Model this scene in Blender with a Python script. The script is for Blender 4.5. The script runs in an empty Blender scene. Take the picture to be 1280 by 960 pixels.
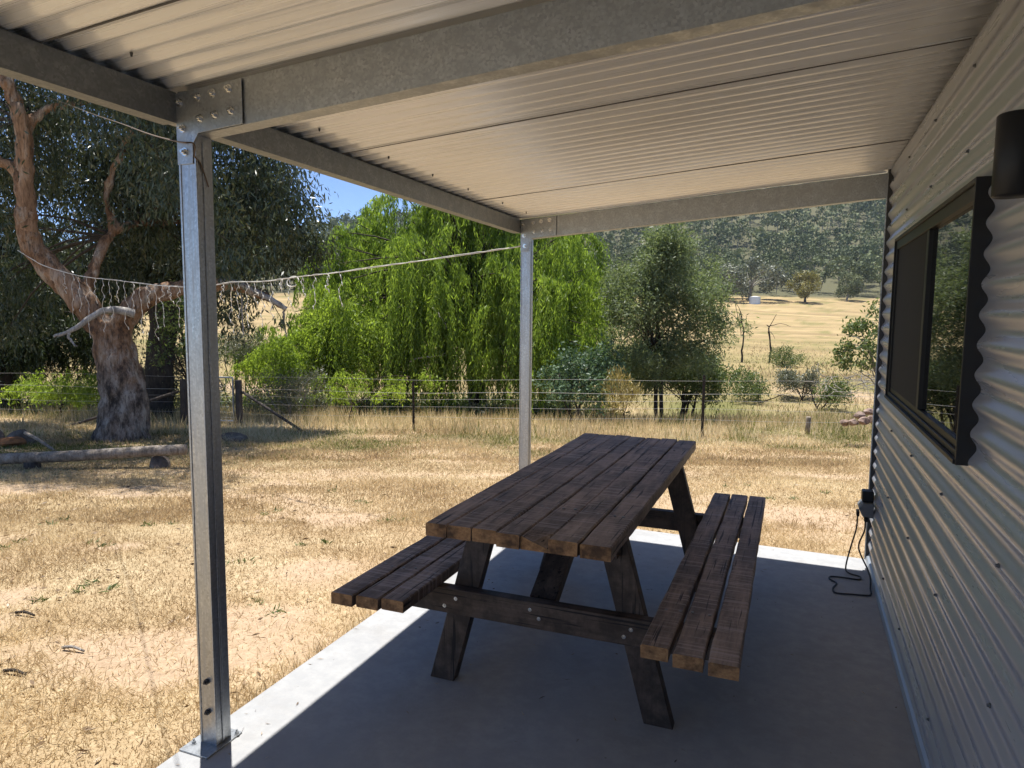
import bpy, bmesh, math, random
import numpy as np
from mathutils import Vector, Matrix

random.seed(7)
rng = np.random.default_rng(11)
C = bpy.context.scene.collection
PI = math.pi

# ------------------------------------------------------------------ camera
CAMH, F, PITCH, YAW, ROLL = 1.38, 891.6, 0.1026, 0.3793, 0.0090
fw = np.array([-math.sin(YAW) * math.cos(PITCH), math.cos(YAW) * math.cos(PITCH), -math.sin(PITCH)])
_rt = np.array([math.cos(YAW), math.sin(YAW), 0.0])
_up = np.cross(_rt, fw)
rt = _rt * math.cos(ROLL) + _up * math.sin(ROLL)
up = -_rt * math.sin(ROLL) + _up * math.cos(ROLL)
CAM = np.array([0, 0, CAMH])
cd = bpy.data.cameras.new('camera')
cam = bpy.data.objects.new('camera', cd)
C.objects.link(cam)
cam.matrix_world = Matrix(((rt[0], up[0], -fw[0], 0), (rt[1], up[1], -fw[1], 0), (rt[2], up[2], -fw[2], CAMH), (0, 0, 0, 1)))
cd.sensor_width = 36.0
cd.lens = F / 1280 * 36
cd.clip_start = 0.02
cd.clip_end = 4000
bpy.context.scene.camera = cam


def ray(px, py):
    return fw + rt * ((px - 640) / F) + up * ((480 - py) / F)


def at(px, py, d):
    """survey helper: the world point seen towards (px, py) at depth d metres"""
    return CAM + ray(px, py) * d


SY, CY = math.sin(YAW), math.cos(YAW)


def dl(x, y):
    return -x * SY + y * CY, x * CY + y * SY      # depth along the view, lateral


def xy(d, l):
    return -d * SY + l * CY, d * CY + l * SY


# ------------------------------------------------------------------ value noise and terrain
def vnoise(x, y, scale, seed=0):
    x = np.asarray(x, float) / scale
    y = np.asarray(y, float) / scale
    ix, iy = np.floor(x).astype(np.int64), np.floor(y).astype(np.int64)
    fx, fy = x - ix, y - iy
    fx, fy = fx * fx * (3 - 2 * fx), fy * fy * (3 - 2 * fy)

    def hsh(a, b):
        n = (a * 374761393 + b * 668265263 + seed * 974711) & 0x7fffffff
        n = ((n ^ (n >> 13)) * 1274126177) & 0x7fffffff
        return ((n ^ (n >> 16)) & 0xffff) / 65535.0
    return (hsh(ix, iy) * (1 - fx) + hsh(ix + 1, iy) * fx) * (1 - fy) + (hsh(ix, iy + 1) * (1 - fx) + hsh(ix + 1, iy + 1) * fx) * fy


TERD = [-60, 0, 4, 6, 8, 12, 13.5, 16, 19, 22, 27, 31, 40, 60, 110, 150, 185]
TERZ = [-.05, -.07, -.10, -.26, -.41, -.70, -.80, -1.02, -1.5, -2.1, -2.2, -1.75, -1.9, -2.1, -1.2, 1.6, 5.0]


def ground_z(x, y):
    x = np.asarray(x, float); y = np.asarray(y, float)
    d, l = dl(x, y)
    z = np.interp(d, TERD, TERZ)
    H = np.clip(40 + (l + 150) * .215, 32, 150) + (vnoise(x, y, 90, 5) - .5) * 26
    t = np.clip((d - 185) / 380, 0, 1)
    z = z + H * (t * t * (3 - 2 * t) * .55 + t * .45)
    amp = np.clip((d - 3.5) / 40, .015, .8)
    z = z + (vnoise(x, y, 2.3, 1) - .5) * .22 * np.minimum(amp, .25) + (vnoise(x, y, 14, 2) - .5) * amp * .9 + (vnoise(x, y, .7, 3) - .5) * .05
    near = (x > -1.95) & (y < 4.7) & (x < 6)
    return np.where(near, np.minimum(z, -.075), z)


GX = lambda px, py, d: at(px, py, d)


def foot(px, d):
    """ground point in the column px at depth d"""
    P = at(px, 480, d)
    return np.array([P[0], P[1], float(ground_z(P[0], P[1]))])


# bare earth: blobs (x, y, rx, ry) and two wheel tracks across the yard
BLOBS = []
for px, py, rx, ry in [(230, 850, .75, .35), (310, 800, .35, .22), (400, 735, .5, .3), (425, 650, .55, .28), (30, 770, .3, .2), (150, 700, .3, .12),
                       (700, 640, 1.2, .3), (1010, 640, 1.1, .45), (1060, 655, .6, .3), (60, 600, 1.6, .35), (200, 610, 1.2, .3)]:
    r = ray(px, py); t = (-.2 - CAMH) / r[2]; P = CAM + r * t
    BLOBS.append((P[0], P[1], rx, ry))


def bare_mask(x, y):
    d, l = dl(x, y)
    w = (vnoise(x, y, .5, 21) - .5) * .9 + (vnoise(x, y, .16, 22) - .5) * .6
    m = np.zeros_like(d)
    for bx, by, rx, ry in BLOBS:
        bd, bl = dl(bx, by)
        e = .96 - np.sqrt(((l - bl) / rx) ** 2 + ((d - bd) / ry) ** 2) + w * .9
        m = np.maximum(m, np.clip(e * 1.5, 0, .88))
    c = 7.6 - .06 * l + .5 * np.sin(l * .35)
    for off in (0, 1.45):
        e = .55 - np.abs(d - c - off) / .42 + w * 1.1
        m = np.maximum(m, np.clip(e * 1.0, 0, .6))
    fine = np.clip((vnoise(x, y, .9, 23) * .6 + vnoise(x, y, .28, 24) * .4 - .60) * 5, 0, .6) * (d < 14)
    return np.maximum(m, fine)


def green_mask(x, y):
    d, l = dl(x, y)
    g = np.clip((vnoise(x, y, 3.2, 31) * .55 + vnoise(x, y, .8, 32) * .45 - .55) * 5, 0, 1) * .7
    under = np.exp(-(((l + 7.5) / 4.0) ** 2 + ((d - 9.6) / 1.9) ** 2))
    g = np.maximum(g * (.6 + .4 * (d > 9)), under * np.clip(vnoise(x, y, .7, 33) * 1.6 - .1, 0, 1))
    far = np.exp(-((d - 52) / 20) ** 2) * np.clip(vnoise(x, y, 14, 34) * 1.2 + .1, 0, 1)
    gully = np.exp(-((d - 25) / 9) ** 2) * np.clip(vnoise(x, y, 3, 35) * 1.5 - .05, 0, 1)
    return np.clip(np.maximum(np.maximum(g, far * .75), gully), 0, 1)


# ------------------------------------------------------------------ material helpers
def mat(name, col=(.5, .5, .5), rough=.6, metal=0.0, spec=.5):
    m = bpy.data.materials.new(name); m.use_nodes = True
    b = m.node_tree.nodes['Principled BSDF']
    b.inputs['Base Color'].default_value = (*col, 1)
    b.inputs['Roughness'].default_value = rough
    b.inputs['Metallic'].default_value = metal
    b.inputs['Specular IOR Level'].default_value = spec
    return m


class NT:
    def __init__(s, m):
        s.m = m; s.t = m.node_tree; s.b = s.t.nodes['Principled BSDF']; s.out = s.t.nodes['Material Output']

    def n(s, typ, **kw):
        nd = s.t.nodes.new(typ)
        for k, v in kw.items():
            if k in nd.inputs: nd.inputs[k].default_value = v
            else: setattr(nd, k, v)
        return nd

    def l(s, a, b): s.t.links.new(a, b)

    def coord(s, scale=(1, 1, 1), kind='Object'):
        tc = s.n('ShaderNodeTexCoord'); mp = s.n('ShaderNodeMapping')
        mp.inputs['Scale'].default_value = scale
        s.l(tc.outputs[kind], mp.inputs['Vector']); return mp.outputs['Vector']

    def world(s, scale=(1, 1, 1)):
        g = s.n('ShaderNodeNewGeometry'); mp = s.n('ShaderNodeMapping')
        mp.inputs['Scale'].default_value = scale
        s.l(g.outputs['Position'], mp.inputs['Vector']); return mp.outputs['Vector']

    def noise(s, vec, scale, detail=4, rough=.6):
        nd = s.n('ShaderNodeTexNoise'); nd.inputs['Scale'].default_value = scale
        nd.inputs['Detail'].default_value = detail; nd.inputs['Roughness'].default_value = rough
        s.l(vec, nd.inputs['Vector']); return nd.outputs['Fac']

    def ramp(s, fac, stops):
        r = s.n('ShaderNodeValToRGB'); e = r.color_ramp.elements
        while len(e) > 1: e.remove(e[-1])
        e[0].position = stops[0][0]; e[0].color = (*stops[0][1], 1)
        for p, c in stops[1:]:
            q = e.new(p); q.color = (*c, 1)
        s.l(fac, r.inputs['Fac']); return r.outputs['Color']

    def mix(s, fac, a, b, mode='MIX'):
        x = s.n('ShaderNodeMix'); x.data_type = 'RGBA'; x.blend_type = mode
        for sock, v in ((x.inputs[0], fac), (x.inputs[6], a), (x.inputs[7], b)):
            if hasattr(v, 'links'): s.l(v, sock)
            elif isinstance(v, (int, float)): sock.default_value = v
            else: sock.default_value = (*v, 1)
        return x.outputs[2]

    def attr(s, name):
        a = s.n('ShaderNodeAttribute'); a.attribute_name = name; return a

    def bump(s, h, strength=.3, dist=.01):
        b = s.n('ShaderNodeBump'); b.inputs['Strength'].default_value = strength; b.inputs['Distance'].default_value = dist
        s.l(h, b.inputs['Height']); s.l(b.outputs['Normal'], s.b.inputs['Normal'])


def g3(v): return (v, v, v)


def galv(name, base=(.42, .44, .455), rough=.42, streak=False):
    m = mat(name, base, rough, .8); k = NT(m); v = k.coord()
    vo = k.n('ShaderNodeTexVoronoi'); vo.inputs['Scale'].default_value = 150; k.l(v, vo.inputs['Vector'])
    sp = k.ramp(vo.outputs['Color'], [(.1, tuple(c * .70 for c in base)), (.9, tuple(min(1, c * 1.18) for c in base))])
    st = k.noise(k.coord((30, 30, 1.2) if streak else (4, 4, 4)), 6, 5)
    c = k.mix(k.ramp(st, [(.3, g3(0)), (.7, g3(1))]), tuple(c * .8 for c in base), sp)
    k.l(c, k.b.inputs['Base Color'])
    k.l(k.ramp(st, [(.3, g3(rough + .12)), (.75, g3(rough - .1))]), k.b.inputs['Roughness'])
    k.bump(st, .05, .004)
    return m


M = {}
M['galv'] = galv('galvanised_steel')
M['beam'] = galv('galvanised_beam_steel', (.28, .295, .305), .45)
M['galv_post'] = galv('galvanised_post_steel', (.46, .48, .50), .36, True)
M['bolt'] = mat('zinc_bolt', (.75, .74, .70), .25, 1)
M['nail'] = mat('dull_nail_steel', (.22, .21, .20), .5, .6)
M['black'] = mat('black_powder_coat', (.010, .010, .011), .45, 0, .3)
M['trim'] = mat('dark_trim', (.035, .035, .037), .5)
M['plastic'] = mat('grey_outlet_plastic', (.16, .17, .18), .45)
M['cord'] = mat('black_cord_rubber', (.012, .012, .013), .55)
M['screen'] = mat('fly_screen_mesh', (.018, .018, .018), .75, 0, .2)
m = M['glass'] = mat('dark_window_glass', (.006, .007, .007), .015, 0, .9); NT(m).b.inputs['IOR'].default_value = 1.7
# tiny ripple in the pane
k = NT(m); k.bump(k.noise(k.coord(), 3, 1), .02, .01)

m = M['roof'] = mat('roof_underside_coat', (.82, .79, .73), .3, .2); k = NT(m)
st = k.noise(k.coord((1, 1, 1)), 1.6, 5); st2 = k.noise(k.coord((.8, 60, 1)), 1, 3)
k.l(k.mix(k.ramp(st, [(.35, g3(0)), (.7, g3(1))]), (.82, .82, .80), (.90, .90, .88)), k.b.inputs['Base Color'])
k.l(k.ramp(st2, [(.3, g3(.22)), (.7, g3(.34))]), k.b.inputs['Roughness'])
m = M['wall'] = mat('wall_cladding_paint', (.29, .315, .345), .28, .34); k = NT(m)
st = k.noise(k.coord((3, .6, 8)), 1.5, 5)
k.l(k.mix(k.ramp(st, [(.3, g3(0)), (.7, g3(1))]), (.33, .345, .385), (.40, .415, .455)), k.b.inputs['Base Color'])
k.l(k.ramp(st, [(.3, g3(.34)), (.7, g3(.24))]), k.b.inputs['Roughness'])
M['flash'] = mat('base_flashing_paint', (.30, .34, .38), .38, .3)

m = M['concrete'] = mat('concrete', (.40, .40, .39), .85, 0, .3); k = NT(m); v = k.world()
a = k.noise(v, .9, 6, .65); b = k.noise(v, 14, 5, .7); c = k.noise(v, 160, 2)
col = k.mix(k.ramp(a, [(.3, g3(0)), (.7, g3(1))]), (.275, .278, .28), (.42, .418, .41))
col = k.mix(k.ramp(b, [(.42, g3(.55)), (.62, g3(0))]), col, (.265, .27, .275))
d4 = k.noise(v, 2.6, 7, .75); col = k.mix(k.ramp(d4, [(.52, g3(0)), (.70, g3(.5))]), col, (.25, .235, .215))
vo = k.n('ShaderNodeTexVoronoi'); vo.inputs['Scale'].default_value = 11; k.l(v, vo.inputs['Vector'])
col = k.mix(k.ramp(vo.outputs['Distance'], [(.02, g3(.55)), (.05, g3(0))]), col, (.12, .11, .10))
k.l(col, k.b.inputs['Base Color']); k.bump(k.mix(.5, b, c), .12, .004)
k.l(k.ramp(a, [(.3, g3(.62)), (.7, g3(.88))]), k.b.inputs['Roughness'])


def wood(name, dark, light, tint, axis=1, saw=True):
    m = mat(name, dark, .62, 0, .35); k = NT(m)
    sc = [46, 46, 46]; sc[axis] = 1.6
    v = k.coord(tuple(sc)); gr = k.noise(v, 1, 8, .7)
    sc2 = [3, 3, 3]; sc2[axis] = 90
    saw_n = k.noise(k.coord(tuple(sc2)), 1, 3, .6)
    big = k.noise(k.coord((11, 3.5, 11)), 1, 6, .7)
    col = k.mix(k.ramp(gr, [(.32, g3(0)), (.68, g3(1))]), dark, light)
    bt = k.attr('board')
    col = k.mix(k.ramp(bt.outputs['Fac'], [(0, g3(.0)), (1, g3(.55))]), col, tint)
    col = k.mix(k.ramp(big, [(.42, g3(.7)), (.60, g3(0))]), col, tuple(c * .45 for c in dark))
    if saw:
        col = k.mix(k.ramp(saw_n, [(.52, g3(0)), (.62, g3(.55))]), col, (.40, .33, .31))
    crack = k.noise(k.coord(tuple(v_ * 1.6 for v_ in sc)), 1.2, 3, .5)
    col = k.mix(k.ramp(crack, [(.34, g3(.95)), (.39, g3(0))]), col, (.012, .01, .009))
    k.l(col, k.b.inputs['Base Color'])
    h = k.mix(.5, gr, saw_n); k.bump(h, .35, .004)
    return m


M['wood'] = wood('weathered_hardwood', (.115, .080, .059), (.38, .28, .215), (.29, .225, .19))
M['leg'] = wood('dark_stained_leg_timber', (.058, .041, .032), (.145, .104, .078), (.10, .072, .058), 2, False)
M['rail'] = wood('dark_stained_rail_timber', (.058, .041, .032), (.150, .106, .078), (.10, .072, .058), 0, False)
m = M['endgrain'] = mat('sawn_end_grain', (.22, .12, .06), .8, 0, .2); k = NT(m)
n = k.noise(k.coord((60, 60, 90)), 1, 5, .7); n2 = k.noise(k.coord((14, 14, 14)), 1, 4)
col = k.mix(k.ramp(n, [(.3, g3(0)), (.7, g3(1))]), (.19, .100, .050), (.46, .27, .13))
col = k.mix(k.ramp(n2, [(.48, g3(.0)), (.66, g3(.85))]), col, (.05, .033, .025)); k.l(col, k.b.inputs['Base Color']); k.bump(n, .3, .003)

# ground
m = M['ground'] = mat('dry_paddock_ground', (.4, .3, .17), .95, 0, .12); k = NT(m); v = k.world()
n5 = k.noise(v, 95, 4, .8); n1 = k.noise(v, 2.4, 8, .72); n2 = k.noise(v, 26, 5, .75); n3 = k.noise(v, .12, 6, .65); n4 = k.noise(k.world((.03, .16, .1)), 1, 6, .7)
straw = k.mix(k.ramp(n2, [(.32, g3(0)), (.66, g3(1))]), (.32, .235, .135), (.66, .52, .33))
straw = k.mix(k.ramp(n5, [(.36, g3(.75)), (.52, g3(0))]), straw, (.25, .175, .10))
straw = k.mix(k.ramp(n1, [(.40, g3(.8)), (.58, g3(0))]), straw, (.40, .285, .165))
dirt = k.mix(k.ramp(n2, [(.3, g3(0)), (.7, g3(1))]), (.36, .255, .165), (.55, .41, .28))
dirt = k.mix(k.ramp(n5, [(.38, g3(.5)), (.52, g3(0))]), dirt, (.26, .175, .11))
green = k.mix(k.ramp(n2, [(.3, g3(0)), (.7, g3(1))]), (.085, .095, .030), (.23, .205, .080))
fargold = k.mix(k.ramp(n4, [(.34, g3(0)), (.62, g3(1))]), (.22, .16, .082), (.41, .30, .155))
fr = k.attr('far'); ba = k.attr('bare'); gr = k.attr('green')
col = k.mix(fr.outputs['Fac'], straw, fargold)
col = k.mix(k.ramp(n3, [(.44, g3(0)), (.68, g3(.35))]), col, (.24, .20, .085))
col = k.mix(gr.outputs['Fac'], col, green)
col = k.mix(ba.outputs['Fac'], col, dirt)
wd = k.attr('wood'); col = k.mix(wd.outputs['Fac'], col, (.105, .10, .055))
k.l(col, k.b.inputs['Base Color']); k.bump(k.mix(.5, n2, n5), .6, .03)


def leaf_mat(name, c0, c1, c2=None, trans=.35, rough=.5, spec=.4, tint=(1.25, 1.25, .75)):
    m = mat(name, c0, rough, 0, spec); k = NT(m); a = k.attr('rnd')
    stops = [(0, c0), (.75, c1)] + ([(1, c2)] if c2 else [])
    col = k.ramp(a.outputs['Fac'], stops)
    k.l(col, k.b.inputs['Base Color'])
    if trans:
        tr = k.n('ShaderNodeBsdfTranslucent'); k.l(k.mix(1, col, tint, 'MULTIPLY'), tr.inputs['Color'])
        mx = k.n('ShaderNodeMixShader'); mx.inputs[0].default_value = trans
        k.l(k.b.outputs['BSDF'], mx.inputs[1]); k.l(tr.outputs['BSDF'], mx.inputs[2]); k.l(mx.outputs['Shader'], k.out.inputs['Surface'])
    return m


M['gumleaf'] = leaf_mat('gum_leaf', (.040, .055, .024), (.085, .105, .050), (.16, .15, .085), .25, .38, .6)
M['willowleaf'] = leaf_mat('willow_leaf', (.085, .145, .025), (.28, .39, .068), (.48, .57, .14), .58)
M['wattleleaf'] = leaf_mat('wattle_leaf', (.085, .12, .058), (.19, .235, .12), (.32, .35, .19), .42)
M['darkleaf'] = leaf_mat('dark_leaf', (.022, .036, .016), (.045, .065, .026), (.075, .095, .040), .25)
M['blueleaf'] = leaf_mat('blue_green_leaf', (.05, .090, .048), (.11, .175, .095), (.18, .25, .14), .25)
M['brightleaf'] = leaf_mat('bright_leaf', (.13, .20, .03), (.32, .425, .07), (.50, .59, .14), .58)
M['midleaf'] = leaf_mat('mid_leaf', (.06, .092, .030), (.14, .185, .062), (.23, .25, .105), .36)
M['greyleaf'] = leaf_mat('grey_green_leaf', (.09, .10, .065), (.17, .18, .125), (.26, .25, .18), .2)
M['strawleaf'] = leaf_mat('straw_leaf', (.24, .19, .06), (.40, .32, .12), (.50, .43, .2), .25)
M['yellowleaf'] = leaf_mat('yellow_green_leaf', (.14, .135, .035), (.24, .21, .06), (.30, .26, .09), .25)
M['forest'] = leaf_mat('forest_leaf', (.045, .062, .028), (.165, .185, .085), (.32, .31, .17), .12, .7, .2)
M['grass'] = leaf_mat('dry_grass_blade', (.34, .235, .125), (.68, .545, .335), (.85, .75, .53), .38, .7, .2, (1.1, 1.08, 1.0))
M['tallgrass'] = leaf_mat('tall_grass_stem', (.44, .34, .19), (.74, .62, .40), (.88, .80, .60), .45, .7, .2, (1.08, 1.08, 1.0))
M['greengrass'] = leaf_mat('green_grass_blade', (.10, .13, .03), (.24, .25, .07), (.36, .33, .13), .3, .7, .2, (1.1, 1.1, .9))
M['litter'] = leaf_mat('leaf_litter_bits', (.10, .065, .04), (.30, .21, .13), (.50, .42, .33), 0, .8, .2)
M['fleck'] = mat('fairy_light_wire', (.66, .62, .53), .5)
M['wire'] = mat('galvanised_fence_wire', (.62, .62, .60), .35, .7)
M['picket'] = mat('rusted_star_picket', (.035, .028, .024), .7, .3)
M['oldwire'] = mat('old_brown_string', (.17, .12, .08), .8)


def bark(name, stops, sx=8, sz=1.6):
    m = mat(name, stops[0][1], .85, 0, .2); k = NT(m)
    n = k.noise(k.coord((sx, sx, sz)), 1, 7, .7); n2 = k.noise(k.coord((40, 40, 6)), 1, 5, .7)
    col = k.ramp(n, stops)
    col = k.mix(k.ramp(n2, [(.36, g3(.6)), (.52, g3(0))]), col, tuple(c * .35 for c in stops[0][1]))
    k.l(col, k.b.inputs['Base Color']); k.bump(k.mix(.5, n, n2), .7, .03)
    return m




def gum_bark(name, zc, soft, low, high, sx=5.5, sz=2.6):
    """rough or shade-darkened bark low on the trunk giving way to smooth peeling bark above the height zc"""
    m = mat(name, (.3, .25, .2), .85, 0, .2); k = NT(m)
    n = k.noise(k.coord((sx, sx, sz)), 1, 7, .72); n2 = k.noise(k.coord((26, 26, 5)), 1, 5, .7); n3 = k.noise(k.coord((2, 2, 1.4)), 1, 3)
    sep = k.n('ShaderNodeSeparateXYZ'); k.l(k.coord(), sep.inputs['Vector'])
    ad = k.n('ShaderNodeMath', operation='MULTIPLY_ADD'); k.l(n3, ad.inputs[0]); ad.inputs[1].default_value = 1.6; ad.inputs[2].default_value = -.8
    s2 = k.n('ShaderNodeMath', operation='ADD'); k.l(sep.outputs['Z'], s2.inputs[0]); k.l(ad.outputs[0], s2.inputs[1])
    mr = k.n('ShaderNodeMapRange'); k.l(s2.outputs[0], mr.inputs['Value']); mr.inputs['From Min'].default_value = zc - soft; mr.inputs['From Max'].default_value = zc + soft
    col = k.mix(mr.outputs['Result'], k.ramp(n, low), k.ramp(n, high))
    col = k.mix(k.ramp(n2, [(.36, g3(.75)), (.50, g3(0))]), col, (.035, .028, .024))
    k.l(col, k.b.inputs['Base Color']); k.bump(k.mix(.5, n, n2), .9, .05)
    return m


M['gumbark'] = gum_bark('gum_trunk_bark', 1.05, .35, [(.40, (.055, .041, .032)), (.49, (.22, .165, .125)), (.60, (.42, .35, .28))], [(.36, (.09, .052, .033)), (.47, (.27, .15, .08)), (.56, (.33, .235, .165)), (.66, (.44, .38, .31))])
M['gumbark_shaded'] = gum_bark('second_gum_bark_shaded', 4.2, .4, [(.36, (.03, .025, .021)), (.6, (.08, .065, .052))], [(.36, (.12, .07, .045)), (.5, (.30, .18, .10)), (.62, (.36, .27, .2))])  # dark low colours paint the shade on the lower trunk
M['smoothbark'] = bark('gum_limb_bark', [(.34, (.15, .085, .05)), (.5, (.34, .205, .12)), (.66, (.46, .37, .29))], 5, 1.4)
M['deadwood'] = bark('bleached_deadwood', [(.3, (.20, .18, .16)), (.6, (.42, .39, .35)), (.75, (.5, .47, .43))], 10, 2)
M['brownbark'] = bark('brown_bark', [(.3, (.035, .027, .021)), (.65, (.085, .065, .050))], 14, 2)
M['palebark'] = bark('pale_bark', [(.3, (.20, .18, .15)), (.65, (.36, .33, .29))], 6, 1)
M['logwood'] = bark('grey_log_timber', [(.3, (.17, .135, .10)), (.55, (.36, .30, .235)), (.72, (.50, .44, .37))], 12, 12)
M['strainer'] = bark('old_post_timber', [(.3, (.055, .045, .038)), (.6, (.12, .10, .085)), (.75, (.18, .155, .13))], 16, 1.5)
m = M['rock'] = mat('pink_granite_rock', (.38, .27, .22), .85, 0, .2); k = NT(m)
n = k.noise(k.coord(), 9, 6, .7); k.l(k.ramp(n, [(.38, (.09, .066, .055)), (.52, (.25, .175, .14)), (.66, (.38, .29, .235))]), k.b.inputs['Base Color']); k.bump(n, .5, .02)
m = M['greyrock'] = mat('dark_grey_rock', (.1, .1, .1), .85, 0, .2); k = NT(m)
n = k.noise(k.coord(), 7, 6, .7); k.l(k.ramp(n, [(.35, (.08, .062, .05)), (.55, (.20, .16, .125)), (.7, (.32, .27, .22))]), k.b.inputs['Base Color']); k.bump(n, .5, .02)
m = M['rust'] = mat('rusty_orange_board', (.32, .13, .05), .8, 0, .2); k = NT(m)
n = k.noise(k.coord(), 10, 6, .7); k.l(k.ramp(n, [(.35, (.15, .065, .03)), (.6, (.38, .16, .06))]), k.b.inputs['Base Color'])
M['tank'] = mat('pale_tank_steel', (.60, .64, .68), .5, .2)
M['shedroof'] = mat('pale_shed_roof', (.72, .74, .76), .45, .2)
M['shedwall'] = mat('grey_shed_wall', (.30, .30, .28), .7)  # plain grey wall of the distant shed


# ------------------------------------------------------------------ mesh helpers
class MB:
    def __init__(s): s.v = []; s.f = []; s.mi = []; s.n = 0; s.board = []

    def add(s, V, Fc, mi=0, board=0.0):
        V = np.asarray(V, float).reshape(-1, 3); o = s.n
        s.v.append(V); s.n += len(V)
        for i, f in enumerate(Fc):
            s.f.append([o + q for q in f]); s.mi.append(mi if isinstance(mi, int) else mi[i]); s.board.append(board)

    BOXF = [(0, 3, 2, 1), (4, 5, 6, 7), (0, 1, 5, 4), (1, 2, 6, 5), (2, 3, 7, 6), (3, 0, 4, 7)]

    def box(s, x0, x1, y0, y1, z0, z1, mi=0, board=0.0):
        s.add([(x0, y0, z0), (x1, y0, z0), (x1, y1, z0), (x0, y1, z0), (x0, y0, z1), (x1, y0, z1), (x1, y1, z1), (x0, y1, z1)], s.BOXF, mi, board)

    def prism(s, poly_a, poly_b, mi=0, mi_caps=None, board=0.0):
        n = len(poly_a)
        F = [(i, (i + 1) % n, n + (i + 1) % n, n + i) for i in range(n)] + [tuple(reversed(range(n))), tuple(range(n, 2 * n))]
        mc = mi if mi_caps is None else mi_caps
        s.add(list(poly_a) + list(poly_b), F, [mi] * n + [mc, mc], board)

    def tube(s, pts, rad, seg=8, jit=0.0, mi=0, caps=True):
        pts = np.asarray(pts, float); n = len(pts)
        rad = np.broadcast_to(np.asarray(rad, float), (n,))
        T = np.gradient(pts, axis=0); T /= np.linalg.norm(T, axis=1)[:, None] + 1e-12
        ref = np.array([0, 0, 1.0]) if abs(T[0][2]) < .9 else np.array([1.0, 0, 0])
        V = []; U = np.cross(T[0], ref); U /= np.linalg.norm(U)
        for i in range(n):
            U = U - T[i] * (U @ T[i]); U /= np.linalg.norm(U) + 1e-12; W = np.cross(T[i], U)
            for k_ in range(seg):
                a = 2 * PI * k_ / seg; r = rad[i] * (1 + (random.uniform(-jit, jit) if jit else 0))
                V.append(pts[i] + (U * math.cos(a) + W * math.sin(a)) * r)
        Fc = [(i * seg + k_, i * seg + (k_ + 1) % seg, (i + 1) * seg + (k_ + 1) % seg, (i + 1) * seg + k_) for i in range(n - 1) for k_ in range(seg)]
        if caps: Fc += [tuple(reversed(range(seg))), tuple(range((n - 1) * seg, n * seg))]
        s.add(V, Fc, mi)

    def cyl(s, a, b, r, seg=12, r2=None, mi=0):
        s.tube([a, b], [r, r if r2 is None else r2], seg, 0, mi)


def mesh_from(name, V, Fc, mats, mi=None, rnd=None, board=None, smooth=False):
    me = bpy.data.meshes.new(name)
    me.from_pydata([tuple(p) for p in V], [], Fc)
    for m_ in mats: me.materials.append(m_)
    if mi is not None and len(mats) > 1: me.polygons.foreach_set('material_index', np.asarray(mi, np.int32))
    if board is not None:
        a = me.attributes.new('board', 'FLOAT', 'FACE'); a.data.foreach_set('value', np.asarray(board, np.float32))
    if smooth: me.polygons.foreach_set('use_smooth', [True] * len(Fc))
    me.update()
    return me


def link(name, me, parent=None, origin=None):
    o = bpy.data.objects.new(name, me); C.objects.link(o)
    if origin is not None: o.location = origin
    if parent is not None: o.parent = parent
    return o


def rootloc(p):
    L = np.zeros(3)
    while p is not None:
        L = L + np.array(p.location); p = p.parent
    return L


def part(name, mb, mats, parent=None, smooth=False, bevel=0.0):
    """one mesh object; world-space vertices are made relative to the parent or to the thing's own base"""
    V = np.concatenate(mb.v); mats = mats if isinstance(mats, list) else [mats]
    if parent is not None: org = rootloc(parent); loc = (0, 0, 0)
    else:
        org = np.array([(V[:, 0].min() + V[:, 0].max()) / 2, (V[:, 1].min() + V[:, 1].max()) / 2, V[:, 2].min()]); loc = tuple(org)
    me = mesh_from(name, V - org, mb.f, mats, mb.mi, None, mb.board, smooth)
    o = link(name, me, parent, loc)
    if bevel:
        bv = o.modifiers.new('bevel', 'BEVEL'); bv.width = bevel; bv.segments = 2; bv.limit_method = 'ANGLE'; bv.angle_limit = math.radians(40)
    return o


def tag(o, label, cat=None, group=None, kind=None):
    if label: o['label'] = label
    if cat: o['category'] = cat
    if group: o['group'] = group
    if kind: o['kind'] = kind
    return o


def thing(name, loc, label, cat, group=None):
    o = bpy.data.objects.new(name, None); C.objects.link(o); o.location = tuple(float(q) for q in loc); o.empty_display_size = .2
    return tag(o, label, cat, group)


def unit(a): return a / (np.linalg.norm(a, axis=-1, keepdims=True) + 1e-12)


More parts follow.
